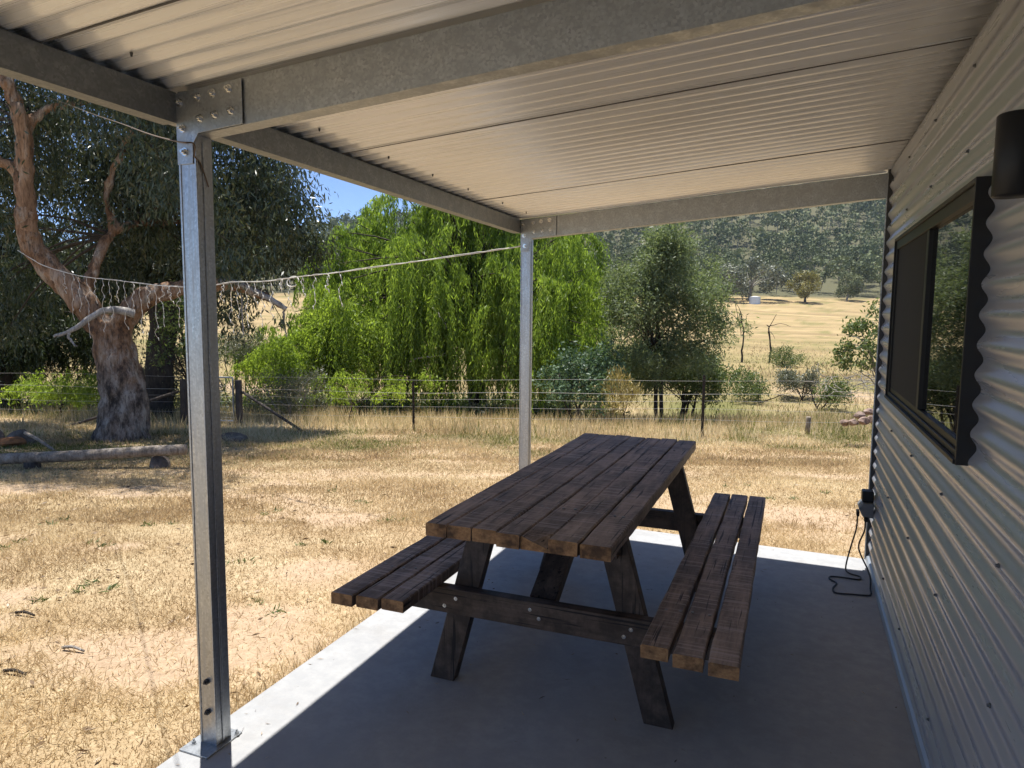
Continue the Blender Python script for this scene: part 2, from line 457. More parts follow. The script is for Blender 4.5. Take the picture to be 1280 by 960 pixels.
def leaves(name, P, D, L, W, mats, parent=None, rnd=None, loc=None, mi=None, face=None):
    """many leaf-shaped faces: base points P, directions D, lengths L, widths W"""
    n = len(P); D = unit(D); L = np.broadcast_to(np.asarray(L, float), (n,))[:, None]; W = np.broadcast_to(np.asarray(W, float), (n,))[:, None]
    S = unit(np.cross(D, unit(rng.normal(size=(n, 3)))))
    if face is not None:                              # broad side turned roughly outward
        S = unit(np.cross(D, unit(face + rng.normal(size=(n, 3)) * .35)))
    N = np.cross(D, S)
    mid = P + D * L * .45 + N * L * .06
    V = np.stack([P, mid + S * W / 2, P + D * L, mid - S * W / 2], 1).reshape(-1, 3)
    org = rootloc(parent) if parent is not None else (np.zeros(3) if loc is None else np.asarray(loc, float))
    V = V - org
    me = bpy.data.meshes.new(name)
    me.vertices.add(4 * n); me.vertices.foreach_set('co', V.astype(np.float32).ravel())
    me.loops.add(4 * n); me.loops.foreach_set('vertex_index', np.arange(4 * n, dtype=np.int32))
    me.polygons.add(n); me.polygons.foreach_set('loop_start', np.arange(0, 4 * n, 4, dtype=np.int32))
    mats = mats if isinstance(mats, list) else [mats]
    for m_ in mats: me.materials.append(m_)
    if mi is not None: me.polygons.foreach_set('material_index', np.asarray(mi, np.int32))
    a = me.attributes.new('rnd', 'FLOAT', 'FACE')
    a.data.foreach_set('value', (rng.random(n) if rnd is None else np.clip(rnd, 0, 1)).astype(np.float32))
    me.update(calc_edges=True); me.validate()
    return link(name, me, parent, None if parent is not None else tuple(org))


def smoothpath(pts, n=24):
    pts = np.asarray(pts, float)
    t = np.linspace(0, len(pts) - 1, n)
    out = []
    for q in t:
        i = min(int(q), len(pts) - 2); f = q - i
        p0, p1, p2, p3 = pts[max(i - 1, 0)], pts[i], pts[i + 1], pts[min(i + 2, len(pts) - 1)]
        out.append(.5 * (2 * p1 + (p2 - p0) * f + (2 * p0 - 5 * p1 + 4 * p2 - p3) * f * f + (3 * p1 - p0 - 3 * p2 + p3) * f ** 3))
    return np.array(out)


# ------------------------------------------------------------------ ground sheet
def build_ground():
    ds = [-60, -40, -25, -15, -9, -5, -2]; d = 0.
    while d < 18: ds.append(d); d += .10 if d < 10 else .16
    while d < 900: ds.append(d); d *= 1.022
    ds = np.array(ds); u = np.linspace(-1, 1, 300); u = u * (.45 + .55 * np.abs(u))
    wid = 14 + np.maximum(ds, 0) * 1.15
    Dg, Ug = np.meshgrid(ds, u, indexing='ij'); Lg = Ug * wid[:, None]
    X, Y = xy(Dg, Lg); Z = ground_z(X, Y)
    nr, nc = Dg.shape
    V = np.stack([X, Y, Z], -1).reshape(-1, 3)
    idx = np.arange(nr * nc).reshape(nr, nc)
    Q = np.stack([idx[:-1, :-1], idx[:-1, 1:], idx[1:, 1:], idx[1:, :-1]], -1).reshape(-1, 4)
    me = bpy.data.meshes.new('ground')
    me.vertices.add(len(V)); me.vertices.foreach_set('co', V.astype(np.float32).ravel())
    me.loops.add(Q.size); me.loops.foreach_set('vertex_index', Q.astype(np.int32).ravel())
    me.polygons.add(len(Q)); me.polygons.foreach_set('loop_start', np.arange(0, Q.size, 4, dtype=np.int32))
    me.polygons.foreach_set('use_smooth', np.ones(len(Q), bool))
    x, y = V[:, 0], V[:, 1]; d_, l_ = dl(x, y)
    bank = np.clip(1 - np.abs(d_ - 29.5 - 1.2 * np.sin(l_ * .3)) / 1.6, 0, 1) * np.clip(vnoise(x, y, 2.2, 41) * 2 - .6, 0, 1)
    for nm, val in (('bare', np.maximum(bare_mask(x, y) * (d_ < 20), bank)), ('green', green_mask(x, y)), ('far', np.clip((d_ - 18) / 14, 0, 1)), ('wood', np.clip((d_ - 186) / 6, 0, 1))):
        a = me.attributes.new(nm, 'FLOAT', 'POINT'); a.data.foreach_set('value', val.astype(np.float32))
    me.materials.append(M['ground']); me.update(calc_edges=True)
    o = link('ground', me); tag(o, 'dry straw-coloured paddock with bare pinkish dirt patches rising to a wooded hill', None, None, 'structure')


build_ground()

# ------------------------------------------------------------------ concrete slab
mb = MB()
px0 = [(-1.738, -3.2), (.60, -3.2), (.60, 4.38), (.43, 4.385), (-.8, 4.42), (-1.738, 4.475)]
mb.prism([(x, y, -.16) for x, y in px0], [(x, y, 0) for x, y in px0])
tag(part('concrete_slab', mb, M['concrete'], None, False, .006), 'smooth grey concrete verandah slab', None, None, 'structure')


# ------------------------------------------------------------------ verandah
def zroof(x, y): return 2.003 + .079 * (x + 1.70) - .011 * (y - 1.626)


ver = thing('verandah', (-1.67, 1.66, 0), 'galvanised steel verandah with tan corrugated roof sheltering the picnic table', 'verandah')


def hexbolt(c, axis, r=.011, washer=True):
    mb = MB(); c = np.array(c); axis = np.array(axis, float)
    if washer: mb.tube([c, c + axis * .002], [r * 1.45] * 2, 14)
    mb.tube([c + axis * .002, c + axis * .010], [r, r * .96], 6)
    mb.tube([c + axis * .010, c + axis * .016], [r * .5] * 2, 8)
    return mb


for i, (y0, yb) in enumerate(((1.628, 1.690), (4.412, 4.472))):
    mb = MB()
    zt = zroof(-1.66, y0) - .004
    # C-section column: web and two returns, with the folded lip that shows down its camera side
    mb.box(-1.702, -1.640, y0, yb, 0.006, zt)
    mb.box(-1.6445, -1.638, y0 - .0025, y0 + .006, .006, zt - .19)
    mb.box(-1.704, -1.697, y0 - .0025, y0 + .006, .006, zt - .19)
    mb.box(-1.6395, -1.6372, y0 + .024, y0 + .033, .006, zt - .14)
    post = part('post', mb, M['galv_post'], ver, False, .003)
    mb = MB(); mb.box(-1.736, -1.622, y0 - .058, yb + .03, 0.0005, .0062)
    bp = part('base_plate', mb, M['galv'], ver, False, .001)
    for bx, by in ((-1.716, y0 - .018), (-1.628, yb + .012)):
        part('bolt', hexbolt((bx, by, .0062), (0, 0, 1), .0065), M['galv'], bp)
    for bz in (.115, .215):
        part('bolt', hexbolt((-1.668, y0, bz), (0, -1, 0), .009, False), M['trim'], post)
    # rafter as a C section: web, two flanges, lips
    xa, xb = -1.702, .415
    mb = MB()
    def zr(x): return zroof(x, y0) - .003
    hgt = .128
    for (ya, yb_, za, zb) in ((y0 + .004, y0 + .0075, -hgt, 0), (y0 + .0075, y0 + .062, -hgt, -hgt + .003), (y0 + .0075, y0 + .062, -.003, 0), (y0 + .059, y0 + .062, -hgt + .003, -hgt + .02), (y0 + .059, y0 + .062, -.02, -.003)):
        A = [(xa, ya, zr(xa) + za), (xa, yb_, zr(xa) + za), (xa, yb_, zr(xa) + zb), (xa, ya, zr(xa) + zb)]
        B = [(xb, ya, zr(xb) + za), (xb, yb_, zr(xb) + za), (xb, yb_, zr(xb) + zb), (xb, ya, zr(xb) + zb)]
        mb.prism(A, B)
    part('rafter', mb, M['galv'], ver)
    # knee bracket plate with bolts
    xe = -1.463; t = y0 - .001
    poly = [(-1.706, zr(-1.706) - .004), (-1.706, zr(-1.7) - .205), (-1.648, zr(-1.7) - .205), (-1.646, zr(-1.7) - .150), (-1.625, zr(-1.625) - hgt + .001), (xe, zr(xe) - hgt + .001), (xe, zr(xe) - .004)]
    mb = MB(); mb.prism([(x, t - .003, z) for x, z in poly], [(x, t, z) for x, z in poly])
    br = part('bracket', mb, M['galv'], ver, False, .0008)
    for bx, bz in ((-1.69, -.032), (-1.622, -.028), (-1.566, -.027), (-1.508, -.026), (-1.615, -.088), (-1.560, -.087), (-1.502, -.086), (-1.682, -.105), (-1.677, -.172)):
        part('bolt', hexbolt((bx, t - .003, zr(bx) + bz), (0, -1, 0), .0085 if i == 0 else .009), M['bolt'], br)
    # wall cleat at the high end
    mb = MB(); mb.box(.355, .421, y0 - .003, y0 + .003, zr(.38) - hgt - .004, zr(.38) - .004)
    part('bracket', mb, M['galv'], ver)

# eave beam in two lengths, C section
for ya, yb in ((-3.0, 1.626), (1.694, 4.408), ):
    mb = MB()
    def ze(y): return zroof(-1.704, y) - .004
    for (xa, xb, za, zb) in ((-1.7075, -1.704, -.086, 0), (-1.757, -1.7075, -.086, -.083), (-1.757, -1.7075, -.003, 0), (-1.757, -1.754, -.083, -.070), (-1.712, -1.7075, -.083, -.079)):
        A = [(xa, ya, ze(ya) + za), (xb, ya, ze(ya) + za), (xb, ya, ze(ya) + zb), (xa, ya, ze(ya) + zb)]
        B = [(xa, yb, ze(yb) + za), (xb, yb, ze(yb) + za), (xb, yb, ze(yb) + zb), (xa, yb, ze(yb) + zb)]
        mb.prism(A, B)
    part('eave_beam', mb, M['beam'], ver)
# gutter outside the beam
mb = MB()
def zg_(y): return zroof(-1.70, y)
for (xa, xb, za, zb) in ((-1.765, -1.762, -.066, .004), (-1.812, -1.765, -.066, -.063), (-1.815, -1.812, -.066, .022), (-1.812, -1.802, .019, .022)):
    mb.prism([(xa, -3.1, zg_(-3.1) + za), (xb, -3.1, zg_(-3.1) + za), (xb, -3.1, zg_(-3.1) + zb), (xa, -3.1, zg_(-3.1) + zb)],
             [(xa, 4.472, zg_(4.472) + za), (xb, 4.472, zg_(4.472) + za), (xb, 4.472, zg_(4.472) + zb), (xa, 4.472, zg_(4.472) + zb)])
part('gutter', mb, M['galv'], ver)

# corrugated roof sheets, lapped
PIT = .076
def corr_sheet(y0, y1, lift, lap):
    xs = np.linspace(-1.775, .452, 12); n = int((y1 - y0) / PIT * 10); ys = np.linspace(y0, y1, n)
    X, Y = np.meshgrid(xs, ys, indexing='ij')
    Z = zroof(X, Y) + .0085 - .0085 * np.cos(2 * PI * (Y - 1.30) / PIT) + lift
    Z += (lap * np.clip(1 - (Y - y0) / .03, 0, 1)) + .0012 * np.sin(X * 3 + Y * 9)
    idx = np.arange(X.size).reshape(X.shape)
    mb = MB(); mb.add(np.stack([X, Y, Z], -1).reshape(-1, 3), [(a, b, c, d) for a, b, c, d in zip(idx[:-1, :-1].ravel(), idx[1:, :-1].ravel(), idx[1:, 1:].ravel(), idx[:-1, 1:].ravel())])
    o = part('roof_sheet', mb, M['roof'], ver, True)
    s_ = o.modifiers.new('gauge', 'SOLIDIFY'); s_.thickness = .0008; s_.offset = 1
    return o


laps = [-3.1, -1.155, .04, 1.24, 2.435, 3.63, 4.474]
for i in range(len(laps) - 1):
    sh = corr_sheet(laps[i], min(laps[i + 1] + .03, 4.474), .0022 * (i % 2), .0)
    # screw ends poking through near the eave
    for y in np.arange(laps[i] + .16, laps[i + 1] - .05, .38):
        if y < .6: continue
        yy = 1.30 + round((y - 1.30) / PIT) * PIT; x = -1.585
        mb = MB(); mb.tube([(x, yy, zroof(x, yy) + .001), (x, yy, zroof(x, yy) - .009)], [.0045, .0025], 6)
        part('screw', mb, M['trim'], sh)

LAP_SHADE = mat('lap_gap_shadow', (.10, .095, .09), .7)  # thin dark strips that paint the gap shadow along the sheet laps
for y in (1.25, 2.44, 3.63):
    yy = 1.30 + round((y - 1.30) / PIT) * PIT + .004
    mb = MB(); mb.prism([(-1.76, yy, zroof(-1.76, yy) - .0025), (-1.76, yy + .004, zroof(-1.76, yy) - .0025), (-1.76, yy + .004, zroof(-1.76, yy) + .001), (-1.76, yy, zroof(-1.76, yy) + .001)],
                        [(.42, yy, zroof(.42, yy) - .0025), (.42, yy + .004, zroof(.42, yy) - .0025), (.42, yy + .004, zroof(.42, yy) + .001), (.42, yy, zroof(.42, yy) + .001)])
    part('lap_shadow_strip', mb, LAP_SHADE, ver)

# ------------------------------------------------------------------ shed behind the verandah: wall, window, trim
XW = .431
shed = thing('shed', (XW, 4.38, 0), 'grey shed clad in horizontal corrugated steel along the verandah', 'shed')


def corr_wall(y0, y1, z0, z1):
    zs = np.linspace(z0, z1, max(4, int((z1 - z0) / PIT * 14))); ys = np.linspace(y0, y1, max(2, int((y1 - y0) * 3)))
    Y, Z = np.meshgrid(ys, zs, indexing='ij')
    X = XW - .0085 * np.cos(2 * PI * (Z - .012) / PIT) + (vnoise(Y, Z, .5, 77) - .5) * .0012
    idx = np.arange(Y.size).reshape(Y.shape)
    return np.stack([X, Y, Z], -1).reshape(-1, 3), [(a, b, c, d) for a, b, c, d in zip(idx[:-1, :-1].ravel(), idx[:-1, 1:].ravel(), idx[1:, 1:].ravel(), idx[1:, :-1].ravel())]


WY0, WY1, WZ0, WZ1 = 2.115, 3.740, .992, 1.722
YE = 4.380
mb = MB()
for a in ((-3.2, WY0 + .012, .022, 2.72), (WY1 - .012, YE - .004, .022, 2.72), (WY0 + .012, WY1 - .012, .022, WZ0 + .012), (WY0 + .012, WY1 - .012, WZ1 - .012, 2.72)):
    mb.add(*corr_wall(*a))
part('wall_cladding', mb, M['wall'], shed, True)
SCP = mat('grey_screw_paint', (.10, .105, .11), .5); scr = None
for y in np.arange(.52, 4.3, .62):
    for z in (.158, .538, .842, 1.83, 2.06):
        if WY0 - .1 < y < WY1 + .1 and WZ0 - .1 < z < WZ1 + .1: continue
        kz = .012 + round((z - .012) / PIT) * PIT; x = XW - .0085; yy = y + random.uniform(-.03, .03)
        if scr is None:
            mb = MB(); mb.tube([(x, yy, kz), (x - .003, yy, kz), (x - .0031, yy, kz), (x - .007, yy, kz)], [.0055, .0055, .0038, .0036], 8)
            scr = part('screw', mb, SCP, shed); s0 = (yy, kz)
        else:
            o = scr.copy(); C.objects.link(o); o.parent = shed; o.location = (0, yy - s0[0], kz - s0[1])
# end wall, back and roof so that the shed is a closed building
mb = MB()
mb.box(XW + .03, 5.4, YE - .03, YE + .005, -.1, 2.72); mb.box(5.4, 5.43, -3.2, YE + .005, -.1, 2.72)
mb.box(XW + .03, 5.4, -3.23, -3.2, -.1, 2.72)
part('end_wall', mb, M['wall'], shed)
mb = MB(); mb.box(XW - .03, 5.5, -3.3, YE + .06, 2.722, 2.76)
part('roof', mb, M['roof'], shed)
# corner trim: dark inside leg, pale folded edge
mb = MB(); mb.box(XW - .016, XW + .04, YE - .003, YE + .010, .0, 2.72)
ct = part('corner_trim', mb, M['trim'], shed)
mb = MB(); mb.box(XW - .0215, XW - .0165, YE - .006, YE + .010, .0, 2.72)
part('folded_edge', mb, M['galv'], ct)
mb = MB(); mb.prism([(XW - .004, -3.2, .002), (XW + .03, -3.2, .002), (XW + .03, -3.2, .050), (XW - .011, -3.2, .022), (XW - .017, -3.2, .004)],
                    [(XW - .004, YE - .01, .002), (XW + .03, YE - .01, .002), (XW + .03, YE - .01, .050), (XW - .011, YE - .01, .022), (XW - .017, YE - .01, .004)])
part('base_flashing', mb, M['flash'], shed)

# window
xo = XW - .036
mb = MB()
fwid = .026
mb.box(xo, XW + .05, WY0, WY0 + .012, WZ0, WZ1)
mb.box(xo, XW + .05, WY1 - .012, WY1, WZ0, WZ1)
mb.box(xo, XW + .05, WY0 + .012, WY1 - .012, WZ1 - .012, WZ1)
mb.box(xo - .004, XW + .05, WY0 + .012, WY1 - .012, WZ0, WZ0 + .012)
win = part('window', mb, M['black'], shed, False, .0015)
mb = MB()
mb.box(xo + .008, xo + .045, WY0 + .012, WY0 + .034, WZ0 + .012, WZ1 - .012)
mb.box(xo + .008, xo + .045, WY1 - .040, WY1 - .012, WZ0 + .012, WZ1 - .012)
mb.box(xo + .008, xo + .045, WY0 + .034, WY1 - .040, WZ1 - .050, WZ1 - .012)
mb.box(xo + .008, xo + .045, WY0 + .034, WY1 - .040, WZ0 + .012, WZ0 + .030)
mb.box(xo + .016, xo + .045, WY0 + .034, WY1 - .040, WZ0 + .030, WZ0 + .052)
mb.box(xo + .012, xo + .042, 2.862, 2.905, WZ0 + .052, WZ1 - .050)
part('sash_frame', mb, M['black'], win, False, .002)
mb = MB(); mb.box(xo + .026, xo + .032, WY0 + .034, 2.862, WZ0 + .052, WZ1 - .050)
part('pane', mb, M['glass'], win)
mb = MB(); mb.box(xo + .016, xo + .019, 2.905, WY1 - .040, WZ0 + .052, WZ1 - .050)
part('fly_screen', mb, M['screen'], win)

# wall light: up/down cylinder on a round mount
lx, ly = XW - .050, 1.700
lamp = thing('wall_light', (lx, ly, 1.60), 'black cylindrical wall light mounted on the corrugated cladding above the window', 'wall light')
mb = MB(); rr = .036
ring = [(1.612, rr - .003), (1.615, rr), (1.768, rr), (1.771, rr - .003), (1.771, rr - .006), (1.76, rr - .007)]
mb.tube([(lx, ly, z) for z, r in ring], [r for z, r in ring], 40)
part('lamp_housing', mb, M['black'], lamp, True)
mb = MB(); mb.tube([(lx + rr - .01, ly, 1.70), (XW - .006, ly, 1.70)], [.024, .028], 24)
part('mount', mb, M['black'], lamp)

# power outlet with hooded cover and black transformer
oy = 4.20
out = thing('power_outlet', (XW - .04, oy, .30), 'grey weatherproof power outlet low on the wall at the far corner', 'power outlet')
mb = MB(); mb.prism([(XW - .010, oy - .05, .295), (XW - .062, oy - .05, .300), (XW - .085, oy - .05, .345), (XW - .066, oy - .05, .372), (XW - .010, oy - .05, .376)],
                    [(XW - .010, oy + .07, .295), (XW - .062, oy + .07, .300), (XW - .085, oy + .07, .345), (XW - .066, oy + .07, .372), (XW - .010, oy + .07, .376)])
part('outlet_box', mb, M['plastic'], out, False, .006)
mb = MB(); mb.box(XW - .070, XW - .012, oy - .042, oy + .03, .378, .438)
part('transformer', mb, M['black'], out, False, .008)
mb = MB(); mb.box(XW - .090, XW - .075, oy - .02, oy + .03, .292, .322); mb.box(XW - .055, XW - .035, oy - .055, oy - .02, .275, .300)
part('plug', mb, M['black'], out, False, .004)


def cable(name, pts, r, mat_, label, cat, n=60):
    mb = MB(); mb.tube(smoothpath(pts, n), r, 7)
    return tag(part(name, mb, mat_, None, True), label, cat)


cable('extension_lead', [(XW - .083, 4.205, .295), (XW - .085, 4.20, .22), (XW - .11, 4.17, .12), (.300, 4.13, .02), (.315, 4.08, .0065), (.362, 4.05, .006), (.355, 4.00, .006), (.28, 4.0, .006), (.222, 3.99, .006), (.215, 3.95, .006),
                     (.245, 3.90, .006), (.225, 3.82, .006), (.235, 3.76, .006), (.31, 3.77, .006), (.385, 3.785, .006), (.392, 3.80, .006)], .0042, M['cord'],
      'black extension lead looping loosely across the slab by the wall', 'lead', 90)
cable('extension_lead', [(XW - .045, 4.18, .278), (XW - .048, 4.17, .22), (XW - .075, 4.12, .14), (XW - .04, 4.0, .07), (.402, 3.93, .04), (.398, 3.87, .012), (.398, 3.83, .006), (.397, 3.812, .006)], .0042, M['cord'],
      'black extension lead hanging straight down the wall below the outlet', 'lead', 50)

# ------------------------------------------------------------------ picnic table
TX0, TX1, TY0, TY1, TZ = -1.0838, -.4716, 1.968, 3.823, .7017
BZ = .42
tab = thing('picnic_table', ((TX0 + TX1) / 2, (TY0 + TY1) / 2, 0), 'weathered dark timber picnic table with attached benches on the slab', 'picnic table')


def board(mb, xa0, xb0, xa1, xb1, y0, y1, zt, th, tone, notch=None, seed=0):
    """one rough-sawn plank running in y, its end faces material 1"""
    r_ = random.Random(seed); n = 26; rows = []
    w0 = [r_.uniform(-.0016, .0016) for _ in range(n)]; w1 = [r_.uniform(-.0016, .0016) for _ in range(n)]
    zz = [r_.uniform(-.0012, .0012) for _ in range(n)]; bow = r_.uniform(-.002, .002)
    V = []
    for i in range(n):
        t = i / (n - 1); y = y0 + (y1 - y0) * t
        a = xa0 + (xa1 - xa0) * t + w0[i] * 1.0 + bow * math.sin(PI * t); b = xb0 + (xb1 - xb0) * t + w1[i] + bow * math.sin(PI * t)
        c = .0035 + abs(w0[i])
        z = zt + zz[i] * .6
        if notch and y < y0 + notch[2]:
            f = 1 - (y - y0) / notch[2]
            b_top = b - notch[0] * f; cc = notch[1] * f
        else: b_top = b; cc = 0
        V += [(a + .001, y, zt - th), (b - .001, y, zt - th), (b, y, z - c - cc), (b_top - c, y, z - cc * .55), (a + c, y, z), (a, y, z - c)]
    Fc, mi = [], []
    for i in range(n - 1):
        for q in range(6):
            Fc.append((i * 6 + q, i * 6 + (q + 1) % 6, (i + 1) * 6 + (q + 1) % 6, (i + 1) * 6 + q)); mi.append(0)
    Fc += [tuple(reversed(range(6))), tuple(range((n - 1) * 6, n * 6))]; mi += [1, 1]
    mb.add(V, Fc, mi, tone)


mb = MB(); edges = [0, .127, .268, .412, .537, .684, .842, 1.0]
far = [0, .143, .292, .435, .565, .70, .845, 1.0]
wd = TX1 - TX0
for i in range(7):
    g = .0016 + .0008 * (i % 3)
    dy = [0, .004, .002, -.004, .006, .0, .010][i]; dz = [0, -.001, .002, 0, -.003, .001, -.002][i]
    board(mb, TX0 + wd * edges[i] + g / 2, TX0 + wd * edges[i + 1] - g / 2, TX0 + wd * far[i] + g / 2, TX0 + wd * far[i + 1] - g / 2,
          TY0 + dy - (.012 * i / 6 - .006), TY1 + random.uniform(-.012, .012), TZ + dz, .043 + random.uniform(-.002, .002), [.35, .7, .2, .9, .1, .55, .8][i],
          (.045, .026, .07) if i == 4 else None, i)
part('tabletop', mb, [M['wood'], M['endgrain']], tab)


def seat(x0, x1, y0, y1, fan, seed, dys, tones):
    mb = MB(); w = (x1 - x0); bw = w / 3
    for i in range(3):
        o0 = (i - 1) * fan
        board(mb, x0 + i * bw + .003 + o0, x0 + (i + 1) * bw - .003 + o0, x0 + i * bw + .004, x0 + (i + 1) * bw - .004, y0 + dys[i], y1 + random.uniform(-.01, .01), BZ + [0, -.002, .002][i], .040, tones[i], None, seed + i)
    return part('bench_seat', mb, [M['wood'], M['endgrain']], tab)


seat(-.378, -.110, 1.965, 3.885, .008, 20, [.018, .0, -.018], [.25, .95, .6])
seat(-1.436, -1.166, 1.962, 3.83, .004, 30, [-.008, .004, .012], [.2, .5, .35])


def slat(mb, a, b, w_dir, w, t_dir, t, tone=.3):
    """plank from a to b with width w along w_dir and thickness t along t_dir"""
    a, b = np.array(a, float), np.array(b, float); wv = np.array(w_dir, float) * w / 2; tv = np.array(t_dir, float) * t / 2
    A = [a - wv - tv, a + wv - tv, a + wv + tv, a - wv + tv]; B = [b - wv - tv, b + wv - tv, b + wv + tv, b - wv + tv]
    mb.prism(A, B, 0, 0, tone)


for yc in (2.30, 3.53):
    for xb, xt in ((-1.182, -1.005), (-.372, -.553)):
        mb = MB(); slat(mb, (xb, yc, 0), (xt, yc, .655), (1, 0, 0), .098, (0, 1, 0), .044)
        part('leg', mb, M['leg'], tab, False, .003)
    s_ = -1 if yc < 3 else 1
    yr = yc + s_ * .0465
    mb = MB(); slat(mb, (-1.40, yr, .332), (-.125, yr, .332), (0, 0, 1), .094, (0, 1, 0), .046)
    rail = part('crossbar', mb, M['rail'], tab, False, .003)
    yf_ = yr + s_ * .023
    for bx, bz in ((-1.10, .345), (-1.145, .312), (-.815, .352), (-.782, .325), (-.462, .343), (-.485, .315)):
        mb = MB(); mb.tube([(bx, yf_, bz), (bx, yf_ + s_ * .002, bz)], [.0075, .0072], 12); mb.tube([(bx, yf_ + s_ * .002, bz), (bx, yf_ + s_ * .006, bz)], [.004, .0038], 6)
        part('bolt', mb, M['bolt'], rail)
    # top batten under the boards
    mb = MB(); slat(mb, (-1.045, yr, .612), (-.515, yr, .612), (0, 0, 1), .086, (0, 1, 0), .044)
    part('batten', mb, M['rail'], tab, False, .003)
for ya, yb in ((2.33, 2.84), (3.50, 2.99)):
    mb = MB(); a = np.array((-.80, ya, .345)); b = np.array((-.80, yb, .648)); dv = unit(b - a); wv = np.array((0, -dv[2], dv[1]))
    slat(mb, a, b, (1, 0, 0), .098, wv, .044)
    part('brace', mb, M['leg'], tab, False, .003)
nail = None
NP = []
for yc in (2.30, 3.53):
    for i in range(7):
        for q in (.32, .7):
            NP.append((TX0 + wd * (edges[i] + (edges[i + 1] - edges[i]) * q) + random.uniform(-.01, .01), yc + random.uniform(-.018, .018), TZ))
for x0, x1 in ((-.378, -.110), (-1.436, -1.166)):
    for yc in (2.255, 3.575):
        for i in range(6):
            NP.append((x0 + (x1 - x0) * (i + .5) / 6 + random.uniform(-.006, .006), yc + random.uniform(-.015, .015), BZ))
for x, y, z in NP:
    if nail is None:
        mb = MB(); mb.tube([(x, y, z - .004), (x, y, z + .0018)], [.0055, .005], 8); nail = part('nail_head', mb, M['nail'], tab); n0 = (x, y, z)
    else:
        o = nail.copy(); C.objects.link(o); o.parent = tab; o.location = (x - n0[0], y - n0[1], z - n0[2])
HAZE = .00016
# ------------------------------------------------------------------ foliage builders
CLOUDK = 1.0


def cloud(cents, rads, n_per, twigs=22, tw_r=.16, flat=.8, shell=.45, down=1.0, spread=.5, outw=.3):
    """leaf base points and directions gathered in twigs inside ellipsoidal clumps"""
    P, D, Rn = [], [], []
    for c, r in zip(cents, rads):
        n = int(n_per * (r / .6) ** 2 * CLOUDK); k_ = max(4, int(twigs * (r / .6) ** 2))
        u = unit(rng.normal(size=(k_, 3))); q = (shell + (1 - shell) * rng.random(k_)) ** .6
        tc = u * (q * r)[:, None]; tc[:, 2] *= flat
        w = rng.integers(0, k_, n)
        off = rng.normal(size=(n, 3)) * tw_r * min(1.0, r / .5)
        p = c + tc[w] + off
        dd = rng.normal(size=(n, 3)) * spread; dd[:, 2] -= down; dd += unit(tc[w] + 1e-6) * outw
        tone = rng.random(k_)
        P.append(p); D.append(dd); Rn.append(tone[w] * .5 + rng.random(n) * .5)
    return np.concatenate(P), np.concatenate(D), np.concatenate(Rn)


def limb(mb, pts, r0, r1, n=14, seg=8, wob=.0, jit=.06):
    p = smoothpath(pts, n)
    if wob:
        w = rng.normal(size=p.shape) * wob; w[0] = 0; p = p + w
    mb.tube(p, np.linspace(r0, r1, n), seg, jit)


def branches(mb, start, cents, r0, r1=.008, k_=1.0, seg=6):
    for c in cents:
        a = np.asarray(start, float); c = np.asarray(c, float)
        m_ = a + (c - a) * .5 + np.array([0, 0, .12]) * np.linalg.norm(c - a) + rng.normal(size=3) * .05 * np.linalg.norm(c - a)
        limb(mb, [a, m_, c], r0, r1, 9, seg, .01)


def fused(name, mb, m_, parent, voxel=.03, disp=.02, scale=.25):
    """limbs welded into one skin, with bark relief"""
    V = np.concatenate(mb.v); org = rootloc(parent)
    me = mesh_from(name + '_raw', V - org, mb.f, [m_])
    o = link(name, me, None, (0, 0, 0))
    r = o.modifiers.new('r', 'REMESH'); r.mode = 'VOXEL'; r.voxel_size = voxel
    s = o.modifiers.new('s', 'SMOOTH'); s.iterations = 3; s.factor = .6
    t = bpy.data.textures.new(name, 'CLOUDS'); t.noise_scale = scale; t.noise_depth = 4
    d_ = o.modifiers.new('d', 'DISPLACE'); d_.texture = t; d_.strength = disp * 2; d_.mid_level = .5
    dg = bpy.context.evaluated_depsgraph_get(); dg.update()
    ne = bpy.data.meshes.new_from_object(o.evaluated_get(dg))
    o.modifiers.clear(); o.data = ne; ne.materials.clear(); ne.materials.append(m_)
    ne.polygons.foreach_set('use_smooth', [True] * len(ne.polygons)); o.parent = parent
    return o


# ------------------------------------------------------------------ the big gum by the gate
B = foot(150, 10.8)
gum = thing('gum_tree', B, 'huge old gum tree with thick gnarled trunk and orange limbs beside the log rail', 'tree')
G = lambda px, py, d=10.8: at(px, py, d)
mb = MB()
sc = 10.8 / 891
limb(mb, [G(148, 560), G(154, 530), G(154, 490), G(146, 450), G(138, 405)], 31 * sc, 22 * sc, 16, 18, 0, .05)
for a in ((118, 556), (185, 553), (150, 566), (165, 545)):
    limb(mb, [G(152, 505), G(a[0] * .6 + 152 * .4, a[1] - 14), G(*a)], 17 * sc, 7 * sc, 8, 10)
limb(mb, [G(140, 425), G(118, 398, 10.7), G(92, 362, 10.6), G(60, 332, 10.5), G(40, 306, 10.4), G(33, 262, 10.3), G(30, 215, 10.2), G(30, 170, 10.1), G(20, 130, 10.0), G(2, 85, 9.9), G(-30, 20, 9.8)], 18 * sc, 5 * sc, 34, 12, .012)
limb(mb, [G(33, 235, 10.3), G(16, 210, 10.2), G(-10, 195, 10.1), G(-60, 150, 10)], 8 * sc, 3.4 * sc, 12, 8, .01)
limb(mb, [G(140, 425), G(158, 398), G(178, 374), G(208, 364, 10.9), G(245, 358, 11), G(285, 355, 11.1), G(320, 366, 11.1), G(345, 379, 11.1), G(357, 387, 11.1)], 17 * sc, 2.7 * sc, 28, 10, .01)
limb(mb, [G(30, 165, 10.1), G(55, 140, 10.2), G(95, 128, 10.3), G(135, 120, 10.5)], 7 * sc, 3 * sc, 12, 8, .012)
